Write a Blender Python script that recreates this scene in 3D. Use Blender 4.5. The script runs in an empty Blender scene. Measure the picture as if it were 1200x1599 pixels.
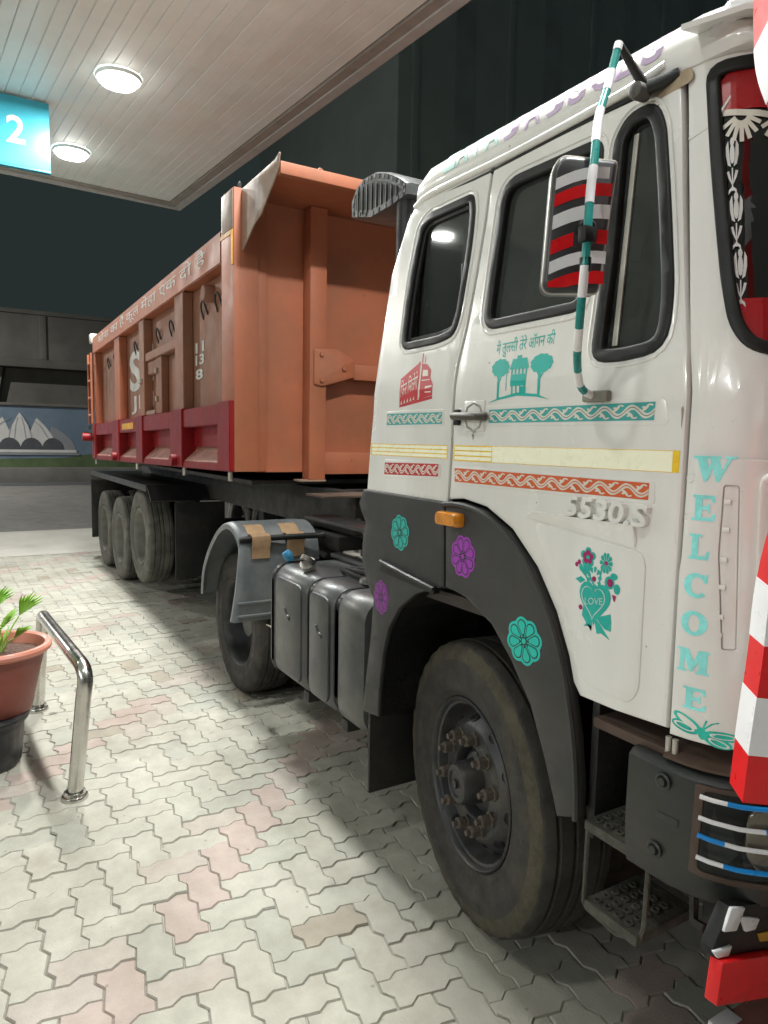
import bpy, bmesh, math, random
from mathutils import Vector, Matrix
random.seed(7)
S = bpy.context.scene
C = S.collection
PI = math.pi
# ------------------------------------------------------------------ camera
cam = bpy.data.objects.new('camera', bpy.data.cameras.new('camera'))
C.objects.link(cam)
S.camera = cam
cam.data.sensor_fit = 'VERTICAL'
cam.data.sensor_height = 36.0
cam.data.lens = 1100.0 / 1599.0 * 36.0
cam.data.clip_start = 0.05
cam.data.clip_end = 400
CR = Vector((0.5150006, 0.85699223, 0.01840391))       # camera right
CD = Vector((0.09525575, -0.03587949, -0.99480601))    # camera down
CF = Vector((-0.8518807, 0.51407877, -0.1001114))      # camera forward
m = Matrix((CR, -CD, -CF)).transposed().to_4x4()
m.translation = Vector((0, 0, 1.68))
cam.matrix_world = m
# ------------------------------------------------------------------ night sky, exposure
W = bpy.data.worlds.new('World')
S.world = W
W.use_nodes = True
bg = W.node_tree.nodes['Background']
bg.inputs['Color'].default_value = (0.0165, 0.0235, 0.0230, 1)
bg.inputs['Strength'].default_value = 1.0
S.view_settings.view_transform = 'Standard'
S.view_settings.look = 'None'
S.view_settings.gamma = 1
S.view_settings.use_curve_mapping = False
S.view_settings.exposure = 0.26
LAMP_W = 84.0
try:
    S.cycles.use_denoising = True
    S.cycles.max_bounces = 8
    S.cycles.sample_clamp_indirect = 6
except Exception:
    pass

# ------------------------------------------------------------------ materials
def mat(name, col, rough=0.5, metal=0.0, var=0.12, scale=5.0, bump=0.0, bscale=60.0,
        dirt=None, dirt_amt=0.0, dirt_scale=3.0, coat=0.0, spec=0.5, world=False, streak=False):
    M = bpy.data.materials.new(name)
    M.use_nodes = True
    nt = M.node_tree
    P = nt.nodes['Principled BSDF']
    P.inputs['Roughness'].default_value = rough
    P.inputs['Metallic'].default_value = metal
    P.inputs['Specular IOR Level'].default_value = spec
    if coat:
        P.inputs['Coat Weight'].default_value = coat
        P.inputs['Coat Roughness'].default_value = 0.08
    if world:
        src = nt.nodes.new('ShaderNodeNewGeometry').outputs['Position']
    else:
        src = nt.nodes.new('ShaderNodeTexCoord').outputs['Object']
    def noise(s, det=5.0, vec=None):
        n = nt.nodes.new('ShaderNodeTexNoise')
        n.inputs['Scale'].default_value = s
        n.inputs['Detail'].default_value = det
        n.inputs['Roughness'].default_value = 0.6
        nt.links.new(vec or src, n.inputs['Vector'])
        return n.outputs['Fac']
    def ramp(f, a, b, ca, cb):
        r = nt.nodes.new('ShaderNodeValToRGB')
        r.color_ramp.elements[0].position = a
        r.color_ramp.elements[1].position = b
        r.color_ramp.elements[0].color = ca
        r.color_ramp.elements[1].color = cb
        nt.links.new(f, r.inputs['Fac'])
        return r.outputs['Color']
    c0 = tuple(max(0, c * (1 - var)) for c in col) + (1,)
    c1 = tuple(min(1, c * (1 + var)) for c in col) + (1,)
    out = ramp(noise(scale), 0.3, 0.7, c0, c1)
    if dirt:
        vec = None
        if streak:
            mp = nt.nodes.new('ShaderNodeMapping')
            mp.inputs['Scale'].default_value = (1, 1, 0.16)
            nt.links.new(src, mp.inputs['Vector'])
            vec = mp.outputs['Vector']
        f = ramp(noise(dirt_scale, 8.0, vec), 0.45, 0.75, (0, 0, 0, 1), (dirt_amt,) * 3 + (1,))
        mx = nt.nodes.new('ShaderNodeMix')
        mx.data_type = 'RGBA'
        nt.links.new(f, mx.inputs['Factor'])
        nt.links.new(out, mx.inputs['A'])
        mx.inputs['B'].default_value = tuple(dirt) + (1,)
        out = mx.outputs['Result']
    nt.links.new(out, P.inputs['Base Color'])
    rr = ramp(noise(scale * 2.3), 0.3, 0.7, (max(0.02, rough * 0.8),) * 3 + (1,), (min(1, rough * 1.2),) * 3 + (1,))
    nt.links.new(rr, P.inputs['Roughness'])
    if bump:
        b = nt.nodes.new('ShaderNodeBump')
        b.inputs['Strength'].default_value = bump
        b.inputs['Distance'].default_value = 0.01
        nt.links.new(noise(bscale, 6.0), b.inputs['Height'])
        nt.links.new(b.outputs['Normal'], P.inputs['Normal'])
    return M

def emit(name, col, strength):
    M = bpy.data.materials.new(name)
    M.use_nodes = True
    P = M.node_tree.nodes['Principled BSDF']
    P.inputs['Base Color'].default_value = tuple(col) + (1,)
    P.inputs['Emission Color'].default_value = tuple(col) + (1,)
    P.inputs['Emission Strength'].default_value = strength
    return M

def glass(name, tint, trans):
    M = bpy.data.materials.new(name)
    M.use_nodes = True
    nt = M.node_tree
    P = nt.nodes['Principled BSDF']
    P.inputs['Base Color'].default_value = tint + (1,)
    P.inputs['Roughness'].default_value = 0.04
    P.inputs['Specular IOR Level'].default_value = 1.0
    t = nt.nodes.new('ShaderNodeBsdfTransparent')
    t.inputs['Color'].default_value = (0.5, 0.53, 0.5, 1)
    mx = nt.nodes.new('ShaderNodeMixShader')
    tc = nt.nodes.new('ShaderNodeTexCoord')
    n = nt.nodes.new('ShaderNodeTexNoise')
    n.inputs['Scale'].default_value = 7
    n.inputs['Detail'].default_value = 6
    nt.links.new(tc.outputs['Object'], n.inputs['Vector'])
    mr = nt.nodes.new('ShaderNodeMapRange')
    mr.inputs['From Min'].default_value = 0.35
    mr.inputs['From Max'].default_value = 0.7
    mr.inputs['To Min'].default_value = trans
    mr.inputs['To Max'].default_value = trans * 0.78
    nt.links.new(n.outputs['Fac'], mr.inputs['Value'])
    nt.links.new(mr.outputs['Result'], mx.inputs['Fac'])
    nt.links.new(P.outputs['BSDF'], mx.inputs[1])
    nt.links.new(t.outputs['BSDF'], mx.inputs[2])
    nt.links.new(mx.outputs['Shader'], nt.nodes['Material Output'].inputs['Surface'])
    return M

WHITE = mat('cab_white_paint', (0.82, 0.81, 0.785), 0.24, var=0.04, scale=3, dirt=(0.46, 0.42, 0.34), dirt_amt=0.36, dirt_scale=2.6, coat=0.5, streak=True)
PLASTIC = mat('black_plastic', (0.023, 0.024, 0.025), 0.5, var=0.25, scale=4, bump=0.12, bscale=300, dirt=(0.062, 0.060, 0.053), dirt_amt=0.6, dirt_scale=2.5)
RUBBER = mat('window_rubber', (0.011, 0.0115, 0.011), 0.5, var=0.2, spec=0.35)
TYRE = mat('tyre_rubber', (0.026, 0.024, 0.021), 0.85, var=0.3, scale=8, bump=0.35, bscale=90, dirt=(0.062, 0.052, 0.038), dirt_amt=0.7, dirt_scale=6)
TYRE_DUST = mat('dusty_tyre_rubber', (0.085, 0.082, 0.07), 0.9, var=0.25, scale=8, bump=0.3, bscale=90, dirt=(0.24, 0.22, 0.18), dirt_amt=0.6, dirt_scale=4)
SHOULDER = mat('muddy_tyre_shoulder', (0.050, 0.043, 0.029), 0.95, var=0.35, scale=14, bump=0.6, bscale=70, dirt=(0.085, 0.073, 0.046), dirt_amt=0.7, dirt_scale=11)
RIM = mat('dark_rim_steel', (0.034, 0.036, 0.040), 0.45, metal=0.3, var=0.3, scale=9, dirt=(0.085, 0.068, 0.048), dirt_amt=0.7, dirt_scale=7, bump=0.15)
RUST = mat('rusty_nut', (0.085, 0.068, 0.053), 0.8, var=0.35, scale=30, bump=0.4, bscale=120)
STEEL = mat('chassis_black', (0.012, 0.012, 0.012), 0.6, var=0.3, dirt=(0.04, 0.034, 0.026), dirt_amt=0.55, dirt_scale=5, bump=0.2)
BUMPER = mat('bumper_grey', (0.019, 0.022, 0.022), 0.42, var=0.2, scale=5, dirt=(0.06, 0.052, 0.040), dirt_amt=0.5, dirt_scale=4, bump=0.1)
STEPMAT = mat('dusty_step', (0.068, 0.065, 0.052), 0.8, var=0.35, scale=18, bump=0.5, bscale=60, dirt=(0.045, 0.042, 0.038), dirt_amt=0.8, dirt_scale=16)
BROWN = mat('brown_step_board', (0.085, 0.052, 0.038), 0.7, var=0.25, scale=8, dirt=(0.05, 0.045, 0.04), dirt_amt=0.7, dirt_scale=8)
ORANGE = mat('tipper_orange', (0.35, 0.105, 0.048), 0.55, var=0.10, scale=2.2, dirt=(0.20, 0.085, 0.042), dirt_amt=0.65, dirt_scale=2.6, bump=0.05, bscale=18)
ORANGE_DUST_SHADE = mat('dusty_shaded_orange', (0.24, 0.098, 0.054), 0.65, var=0.16, scale=2.5, dirt=(0.17, 0.105, 0.07), dirt_amt=0.7, dirt_scale=2.0, bump=0.06, bscale=14)  # dusty orange, darkened further to carry the shade of the trailer side
GREYWELD = mat('bare_steel_patch', (0.25, 0.175, 0.13), 0.6, var=0.25, scale=5, dirt=(0.30, 0.13, 0.06), dirt_amt=0.7, dirt_scale=5)
RED = mat('tipper_red', (0.21, 0.006, 0.009), 0.40, var=0.12, scale=3, dirt=(0.12, 0.022, 0.020), dirt_amt=0.5, dirt_scale=4, coat=0.0, spec=0.3)
SHELF = mat('dusty_red_shelf', (0.36, 0.17, 0.13), 0.7, var=0.25, scale=5, dirt=(0.20, 0.02, 0.025), dirt_amt=0.7, dirt_scale=4)
GREYFEND = mat('grey_mudguard', (0.135, 0.15, 0.16), 0.5, var=0.18, scale=5, dirt=(0.26, 0.25, 0.22), dirt_amt=0.5, dirt_scale=5, bump=0.1)
BLACKFEND = mat('black_mudguard', (0.016, 0.017, 0.018), 0.35, var=0.2, dirt=(0.06, 0.055, 0.05), dirt_amt=0.4)
TANK = mat('grey_tank', (0.060, 0.064, 0.068), 0.38, metal=0.2, var=0.15, scale=5, dirt=(0.16, 0.15, 0.125), dirt_amt=0.6, dirt_scale=3.5, bump=0.1)
CHROME = mat('polished_steel', (0.62, 0.61, 0.58), 0.24, metal=1.0, var=0.1, scale=6, dirt=(0.25, 0.22, 0.18), dirt_amt=0.35, dirt_scale=9)
WHITETAPE = mat('white_reflective_tape', (0.86, 0.85, 0.88), 0.3, var=0.05)
REDTAPE = mat('red_reflective_tape', (0.72, 0.008, 0.012), 0.32, var=0.06, scale=12)
GREENTAPE = mat('green_reflective_tape', (0.010, 0.23, 0.21), 0.3, var=0.12, scale=20)
BLUETAPE = mat('blue_reflective_tape', (0.01, 0.27, 0.75), 0.3, var=0.1)
YELLOWTAPE = mat('yellow_reflective_tape', (0.90, 0.60, 0.04), 0.3, var=0.1, scale=20)
PALEYELLOW = mat('pale_reflective_tape', (1.0, 0.97, 0.76), 0.3, var=0.03, scale=20)  # near-white colour stands in for light the tape throws back
TEAL = mat('teal_sticker', (0.015, 0.42, 0.36), 0.35, var=0.08)
TEALBAND = mat('teal_band_sticker', (0.055, 0.37, 0.355), 0.4, var=0.08)
DARKTEAL = mat('faded_teal_line', (0.16, 0.25, 0.25), 0.5)
CYAN = mat('cyan_letter_foil', (0.30, 0.92, 0.87), 0.28, var=0.22, scale=16)
TURQ = mat('turquoise_butterfly_foil', (0.02, 0.50, 0.40), 0.28, var=0.3, scale=25)
ORBAND = mat('orange_band_sticker', (0.66, 0.115, 0.03), 0.4, var=0.1)
CRIMSON = mat('crimson_sticker', (0.50, 0.022, 0.032), 0.4, var=0.1)
CREAM = mat('cream_sticker', (0.72, 0.68, 0.60), 0.4, var=0.04)
PURPLE = mat('purple_sticker', (0.30, 0.035, 0.38), 0.4, var=0.1)
MAGENTA = mat('magenta_sticker', (0.34, 0.012, 0.12), 0.4, var=0.1)
WASHP = mat('washed_out_purple_sticker', (0.50, 0.38, 0.56), 0.4, var=0.1)  # purple paled to carry the washed-out light on the roof
PALET = mat('pale_teal_sticker', (0.42, 0.66, 0.62), 0.4, var=0.1)  # pale teal: roof letters washed out by light, and bouquet lines
DARKLINE = mat('dark_sticker_line', (0.02, 0.03, 0.03), 0.5)
GREYPAINT = mat('grey_sign_paint', (0.55, 0.58, 0.56), 0.6, var=0.3, scale=9, dirt=(0.3, 0.12, 0.06), dirt_amt=0.6, dirt_scale=18)
YELLOWPAINT = mat('yellow_paint', (0.60, 0.30, 0.02), 0.5, var=0.2)
AMBER = mat('amber_lens', (0.62, 0.22, 0.01), 0.2, var=0.25, scale=40, coat=0.5)
CLEAR = mat('headlight_lens', (0.10, 0.085, 0.06), 0.10, var=0.5, scale=12, coat=1.0)
GLASS = glass('tinted_glass', (0.065, 0.072, 0.068), 0.48)  # grey base stands in for dust and the lit canopy's reflection
WSGLASS = glass('windscreen_glass', (0.008, 0.008, 0.008), 0.25)
INTERIOR = mat('cab_interior', (0.055, 0.045, 0.040), 0.8, var=0.3)
SEATM = mat('seat_fabric', (0.09, 0.03, 0.025), 0.9, var=0.3, scale=14)
TANBOARD = mat('tan_rubber_pad', (0.42, 0.27, 0.15), 0.7, var=0.15, scale=20, dirt=(0.25, 0.16, 0.10), dirt_amt=0.5, dirt_scale=15)
BLUECAP = mat('blue_cap', (0.06, 0.28, 0.50), 0.4, var=0.2, scale=30)
PALEMETAL = mat('pale_metal', (0.55, 0.53, 0.48), 0.4, metal=0.4, var=0.2, dirt=(0.2, 0.17, 0.13), dirt_amt=0.5, dirt_scale=10)
SOFFIT = mat('canopy_soffit', (0.80, 0.90, 0.91), 0.42, var=0.06, scale=2, dirt=(0.78, 0.79, 0.76), dirt_amt=0.6, dirt_scale=1.2, world=True)
SOFFIT_B = mat('canopy_soffit_aged', (0.77, 0.87, 0.875), 0.46, var=0.06, scale=2, dirt=(0.74, 0.75, 0.72), dirt_amt=0.6, dirt_scale=1.6, world=True)
FASCIA = mat('canopy_fascia', (0.46, 0.48, 0.48), 0.5, var=0.08)
DIFFUSE = emit('lit_lamp', (1.0, 0.98, 0.92), 18.0)
SIGNBLUE = mat('sign_blue', (0.05, 0.40, 0.52), 0.35, var=0.06)
SIGNBLUE2 = mat('sign_edge_blue', (0.03, 0.30, 0.42), 0.4)
POT = mat('terracotta_plastic', (0.24, 0.062, 0.044), 0.5, var=0.08, dirt=(0.22, 0.10, 0.075), dirt_amt=0.4, dirt_scale=7)
POTRIM = mat('terracotta_plastic_rim', (0.52, 0.20, 0.14), 0.45, var=0.08)
SOIL = mat('potting_soil', (0.09, 0.045, 0.03), 0.95, var=0.4, scale=40, bump=0.8, bscale=50)
LEAF = mat('fresh_green_leaf', (0.33, 0.62, 0.085), 0.4, var=0.25, scale=8)
DRUM = mat('black_drum', (0.022, 0.023, 0.026), 0.45, var=0.25, dirt=(0.13, 0.125, 0.115), dirt_amt=0.6, dirt_scale=7)
SAND = mat('joint_sand', (0.33, 0.31, 0.265), 0.95, var=0.15, scale=12, world=True, dirt=(0.07, 0.062, 0.048), dirt_amt=1.0, dirt_scale=1.1)
def spots(M, layers=((1.7, 0.055, 0.55, 8.0), (9.0, 0.07, 0.45, 30.0)), scol=(0.10, 0.092, 0.08, 1), blot=True):
    nt = M.node_tree
    P = nt.nodes['Principled BSDF']
    src = nt.nodes.new('ShaderNodeNewGeometry').outputs['Position']
    lk = P.inputs['Base Color'].links[0]
    base = lk.from_socket
    if blot:
        nz = nt.nodes.new('ShaderNodeTexNoise')
        nz.inputs['Scale'].default_value = 0.9
        nz.inputs['Detail'].default_value = 9
        nz.inputs['Roughness'].default_value = 0.72
        nt.links.new(src, nz.inputs['Vector'])
        mr = nt.nodes.new('ShaderNodeMapRange')
        mr.inputs['From Min'].default_value = 0.52
        mr.inputs['From Max'].default_value = 0.72
        mr.inputs['To Max'].default_value = 0.62
        nt.links.new(nz.outputs['Fac'], mr.inputs['Value'])
        mx = nt.nodes.new('ShaderNodeMix')
        mx.data_type = 'RGBA'
        nt.links.new(mr.outputs['Result'], mx.inputs['Factor'])
        nt.links.new(base, mx.inputs['A'])
        mx.inputs['B'].default_value = (0.22, 0.20, 0.16, 1)
        base = mx.outputs['Result']
    for sc, th, amt, wob in layers:
        nz = nt.nodes.new('ShaderNodeTexNoise')
        nz.inputs['Scale'].default_value = wob
        nt.links.new(src, nz.inputs['Vector'])
        ad = nt.nodes.new('ShaderNodeVectorMath')
        ad.operation = 'MULTIPLY_ADD'
        nt.links.new(nz.outputs['Color'], ad.inputs[0])
        ad.inputs[1].default_value = (0.05 * 8 / wob,) * 3
        nt.links.new(src, ad.inputs[2])
        vo = nt.nodes.new('ShaderNodeTexVoronoi')
        vo.inputs['Scale'].default_value = sc
        nt.links.new(ad.outputs['Vector'], vo.inputs['Vector'])
        mr = nt.nodes.new('ShaderNodeMapRange')
        mr.inputs['From Min'].default_value = th * 0.6
        mr.inputs['From Max'].default_value = th
        mr.inputs['To Min'].default_value = amt
        mr.inputs['To Max'].default_value = 0.0
        nt.links.new(vo.outputs['Distance'], mr.inputs['Value'])
        mx = nt.nodes.new('ShaderNodeMix')
        mx.data_type = 'RGBA'
        nt.links.new(mr.outputs['Result'], mx.inputs['Factor'])
        nt.links.new(base, mx.inputs['A'])
        mx.inputs['B'].default_value = scol
        base = mx.outputs['Result']
    nt.links.new(base, P.inputs['Base Color'])
    return M
def paver(n, c):
    return spots(mat(n, c, 0.82, var=0.11, scale=9, bump=0.35, bscale=140, world=True,
               dirt=(c[0] * 0.66, c[1] * 0.64, c[2] * 0.60), dirt_amt=0.75, dirt_scale=1.6, spec=0.3))
PAV = [paver('pale_paver', (0.3999, 0.3853, 0.3337)), paver('greenish_paver', (0.3827, 0.3758, 0.3251)), paver('grey_paver', (0.3526, 0.3483, 0.3053)),
       paver('pink_paver', (0.3913, 0.3225, 0.2881)), paver('faded_pink_paver', (0.387, 0.3483, 0.3096)), paver('brown_paver', (0.3182, 0.2838, 0.2322))]
APRON = mat('concrete_apron', (0.48, 0.465, 0.415), 0.85, var=0.1, scale=1.4, bump=0.3, bscale=50, world=True, dirt=(0.30, 0.28, 0.24), dirt_amt=0.6, dirt_scale=0.9)
ROAD = mat('road_paving', (0.17, 0.165, 0.155), 0.85, var=0.18, scale=2.5, bump=0.4, bscale=30, world=True, dirt=(0.14, 0.135, 0.13), dirt_amt=0.6, dirt_scale=0.8)
ASPHALT = mat('asphalt', (0.075, 0.078, 0.085), 0.85, var=0.15, scale=4, bump=0.4, bscale=50, world=True)
CONC = mat('old_concrete', (0.155, 0.153, 0.138), 0.9, var=0.18, scale=0.9, bump=0.2, world=True, dirt=(0.10, 0.10, 0.085), dirt_amt=0.75, dirt_scale=0.6, streak=True)
CONCDARK = mat('sooty_concrete', (0.135, 0.13, 0.115), 0.9, var=0.2, scale=0.8, world=True, dirt=(0.06, 0.06, 0.05), dirt_amt=0.7, dirt_scale=0.5, streak=True)
MSKY = mat('mural_sky_paint', (0.135, 0.19, 0.255), 0.8, var=0.16, scale=0.8, world=True, dirt=(0.20, 0.26, 0.30), dirt_amt=0.6, dirt_scale=0.7)
MGREEN = mat('mural_green_paint', (0.085, 0.125, 0.055), 0.85, var=0.3, scale=1.2, world=True)
MWHITE = mat('mural_white_paint', (0.56, 0.56, 0.55), 0.8, var=0.12, scale=1.5, world=True)
MGREY = mat('mural_grey_paint', (0.23, 0.24, 0.26), 0.8, var=0.12, scale=1.5, world=True)
MDARK = mat('mural_dark_paint', (0.07, 0.075, 0.085), 0.8, var=0.15, world=True)
TOWER = mat('dark_facade', (0.50, 0.58, 0.57), 0.8, var=0.08, scale=0.5, world=True)
TOWERPANE = mat('dark_facade_glass', (0.46, 0.53, 0.525), 0.6, var=0.2, scale=0.5, world=True)
KERBRED = mat('worn_red_kerb_paint', (0.22, 0.085, 0.07), 0.8, var=0.25, scale=9, bump=0.3)

spots(WHITE, ((11.0, 0.045, 0.8, 40.0), (31.0, 0.05, 0.35, 60.0)), (0.30, 0.22, 0.15, 1), False)
spots(ORANGE, ((6.0, 0.06, 0.55, 30.0), (17.0, 0.06, 0.4, 50.0)), (0.10, 0.055, 0.035, 1), False)
# ------------------------------------------------------------------ helpers
def link(name, me, mt, parent=None, smooth=35):
    o = bpy.data.objects.new(name, me)
    C.objects.link(o)
    if mt is not None and not me.materials:
        me.materials.append(mt)
    if smooth:
        me.shade_smooth()
        me.set_sharp_from_angle(angle=math.radians(smooth))
    if parent is not None:
        o.parent = parent
    return o

def done(name, bm, mt, parent=None, smooth=35, fix=True):
    if fix:
        bmesh.ops.recalc_face_normals(bm, faces=bm.faces)
    me = bpy.data.meshes.new(name)
    bm.to_mesh(me)
    bm.free()
    return link(name, me, mt, parent, smooth)

def thing(name, label, cat, loc=(0, 0, 0), rz=0, group=None):
    o = bpy.data.objects.new(name, None)
    C.objects.link(o)
    o.location = loc
    o.rotation_euler = (0, 0, rz)
    o.empty_display_size = 0.1
    o['label'] = label
    o['category'] = cat
    if group:
        o['group'] = group
    return o

def tag(o, label=None, cat=None, group=None, kind=None):
    for k, v in (('label', label), ('category', cat), ('group', group), ('kind', kind)):
        if v:
            o[k] = v
    return o

def copy_tree(o, parent=None):
    c = o.copy()
    C.objects.link(c)
    c.parent = parent
    for ch in list(o.children):
        copy_tree(ch, c)
    return c

def box(bm, x0, x1, y0, y1, z0, z1, bev=0.0, segs=2):
    r = bmesh.ops.create_cube(bm, size=1)
    for v in r['verts']:
        v.co = Vector(((x0 + x1) / 2 + v.co.x * (x1 - x0), (y0 + y1) / 2 + v.co.y * (y1 - y0), (z0 + z1) / 2 + v.co.z * (z1 - z0)))
    if bev:
        es = list({e for v in r['verts'] for e in v.link_edges})
        bmesh.ops.bevel(bm, geom=es, offset=bev, segments=segs, affect='EDGES', profile=0.6)

def hexa(bm, pts):
    """eight corners: bottom four, then top four"""
    v = [bm.verts.new(p) for p in pts]
    for f in ((0, 1, 2, 3), (4, 5, 6, 7), (0, 1, 5, 4), (1, 2, 6, 5), (2, 3, 7, 6), (3, 0, 4, 7)):
        bm.faces.new([v[i] for i in f])

def boxo(name, args, mt, parent, bev=0.0, smooth=35):
    bm = bmesh.new()
    box(bm, *args, bev=bev)
    return done(name, bm, mt, parent, smooth)

def tube(bm, pts, r, n=12, cap=True, radii=None):
    pts = [Vector(p) for p in pts]
    rings = []
    up = None
    for i, p in enumerate(pts):
        t = (pts[min(i + 1, len(pts) - 1)] - pts[max(i - 1, 0)]).normalized()
        if up is None:
            a = Vector((0, 0, 1)) if abs(t.z) < 0.9 else Vector((1, 0, 0))
            up = (a - t * a.dot(t)).normalized()
        else:
            up = (up - t * up.dot(t)).normalized()
        s = t.cross(up)
        rr = radii[i] if radii else r
        rings.append([bm.verts.new(p + (up * math.cos(2 * PI * k / n) + s * math.sin(2 * PI * k / n)) * rr) for k in range(n)])
    for a, b in zip(rings, rings[1:]):
        for k in range(n):
            bm.faces.new((a[k], a[(k + 1) % n], b[(k + 1) % n], b[k]))
    if cap:
        bm.faces.new(rings[0][::-1])
        bm.faces.new(rings[-1])

def tubo(name, pts, r, mt, parent, n=12, radii=None, smooth=50):
    bm = bmesh.new()
    tube(bm, pts, r, n, radii=radii)
    return done(name, bm, mt, parent, smooth)

def smoothpath(pts, n=6):
    """Catmull-Rom through the points"""
    P = [Vector(p) for p in pts]
    out = []
    for i in range(len(P) - 1):
        a, b, c, d = P[max(i - 1, 0)], P[i], P[i + 1], P[min(i + 2, len(P) - 1)]
        for k in range(n):
            t = k / n
            out.append(0.5 * ((2 * b) + (c - a) * t + (2 * a - 5 * b + 4 * c - d) * t * t + (3 * b - a - 3 * c + d) * t ** 3))
    out.append(P[-1])
    return out

def lathe(bm, prof, n=48, axis='-Y', wob=None):
    """profile of (radius, height along the axis)"""
    rings = []
    for i, (r, h) in enumerate(prof):
        ring = []
        for k in range(n):
            a = 2 * PI * k / n
            rr = r if wob is None else r + wob(i, k)
            if axis == '-Y':
                co = (rr * math.cos(a), -h, rr * math.sin(a))
            else:
                co = (rr * math.cos(a), rr * math.sin(a), h)
            ring.append(bm.verts.new(co))
        rings.append(ring)
    for a, b in zip(rings, rings[1:]):
        for k in range(n):
            bm.faces.new((a[k], a[(k + 1) % n], b[(k + 1) % n], b[k]))
    return rings

def loft(bm, secs, closed=True, cap=True):
    rings = [[bm.verts.new(p) for p in s] for s in secs]
    n = len(rings[0])
    for a, b in zip(rings, rings[1:]):
        for k in range(n if closed else n - 1):
            bm.faces.new((a[k], a[(k + 1) % n], b[(k + 1) % n], b[k]))
    if cap and closed:
        bm.faces.new(rings[0][::-1])
        bm.faces.new(rings[-1])

def rrect(w, h, r, n=5, cx=0.0, cy=0.0):
    out = []
    for (sx, sy, a0) in ((1, 1, 0), (-1, 1, 90), (-1, -1, 180), (1, -1, 270)):
        for k in range(n + 1):
            a = math.radians(a0 + 90 * k / n)
            out.append((cx + sx * (w / 2 - r) + r * math.cos(a), cy + sy * (h / 2 - r) + r * math.sin(a)))
    return out

def roundpoly(pts, r=0.03, n=4):
    """round the corners of a closed polygon"""
    out = []
    N = len(pts)
    for i in range(N):
        p, a, b = Vector(pts[i]), Vector(pts[i - 1]), Vector(pts[(i + 1) % N])
        ri = r[i] if isinstance(r, (list, tuple)) else r
        u, v = a - p, b - p
        d = min(ri, u.length * 0.48, v.length * 0.48)
        s, e = p + u.normalized() * d, p + v.normalized() * d
        for k in range(n + 1):
            t = k / n
            out.append(tuple((1 - t) ** 2 * s + 2 * t * (1 - t) * p + t * t * e))
    res = []
    for p in out:
        if not res or (Vector(p) - Vector(res[-1])).length > 0.0025:
            res.append(p)
    if (Vector(res[0]) - Vector(res[-1])).length < 0.0025:
        res.pop()
    return res

def offset(poly, d):
    """move a closed polygon outward (positive d) along its averaged normals"""
    N = len(poly)
    area = sum(poly[i][0] * poly[(i + 1) % N][1] - poly[(i + 1) % N][0] * poly[i][1] for i in range(N))
    sg = 1 if area > 0 else -1
    out = []
    for i in range(N):
        a, p, b = Vector(poly[i - 1]), Vector(poly[i]), Vector(poly[(i + 1) % N])
        e1, e2 = (p - a), (b - p)
        n1 = Vector((e1.y, -e1.x)).normalized() if e1.length > 1e-9 else Vector((0, 0))
        n2 = Vector((e2.y, -e2.x)).normalized() if e2.length > 1e-9 else n1
        nn = (n1 + n2)
        nn = nn.normalized() if nn.length > 1e-6 else n1
        c = max(0.5, nn.dot(n1))
        out.append(tuple(p + nn * (sg * d / c)))
    return out

def _curve_mesh(cu):
    ob = bpy.data.objects.new('tmp', cu)
    C.objects.link(ob)
    bpy.context.view_layer.update()
    dg = bpy.context.evaluated_depsgraph_get()
    me = bpy.data.meshes.new_from_object(ob.evaluated_get(dg))
    bpy.data.objects.remove(ob)
    bpy.data.curves.remove(cu)
    return me

def fill(outlines, depth=0.0, bevel=0.0, cell=None, cellv=None):
    """a flat shape with holes, as bmesh in (u, v, w); its top lies at w = 0"""
    cu = bpy.data.curves.new('tmp', 'CURVE')
    cu.dimensions = '2D'
    cu.fill_mode = 'BOTH'
    for pl in outlines:
        sp = cu.splines.new('POLY')
        sp.points.add(len(pl) - 1)
        for i, p in enumerate(pl):
            sp.points[i].co = (p[0], p[1], 0, 1)
        sp.use_cyclic_u = True
    cu.extrude = max(0.0, depth / 2 - bevel)
    cu.bevel_depth = bevel
    cu.bevel_resolution = 1
    cu.offset = -bevel
    me = _curve_mesh(cu)
    bm = bmesh.new()
    bm.from_mesh(me)
    bpy.data.meshes.remove(me)
    bmesh.ops.remove_doubles(bm, verts=bm.verts, dist=1e-5)
    if depth:
        for v in bm.verts:
            v.co.z -= depth / 2
    for ax, c in ((0, cell), (1, cellv or cell)):
        if c:
            lo = min(v.co[ax] for v in bm.verts)
            hi = max(v.co[ax] for v in bm.verts)
            k = math.floor(lo / c) + 1
            while k * c < hi:
                co = [0, 0, 0]
                no = [0, 0, 0]
                co[ax] = k * c + 1e-4
                no[ax] = 1
                bmesh.ops.bisect_plane(bm, geom=bm.verts[:] + bm.edges[:] + bm.faces[:], plane_co=co, plane_no=no, dist=1e-6)
                k += 1
    return bm

def panel(name, outlines, fn, mt, parent, depth=0.02, bevel=0.003, cell=None, cellv=None, w=0.0, smooth=30):
    bm = fill(outlines, depth, bevel, cell, cellv)
    for v in bm.verts:
        v.co = fn(v.co.x, v.co.y, v.co.z + w)
    return done(name, bm, mt, parent, smooth)

def decal(bm_or_outlines, fn, w, cell=None):
    bm = fill(bm_or_outlines, 0, 0, cell) if isinstance(bm_or_outlines, list) else bm_or_outlines
    for v in bm.verts:
        v.co = fn(v.co.x, v.co.y, w)
    return bm

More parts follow.
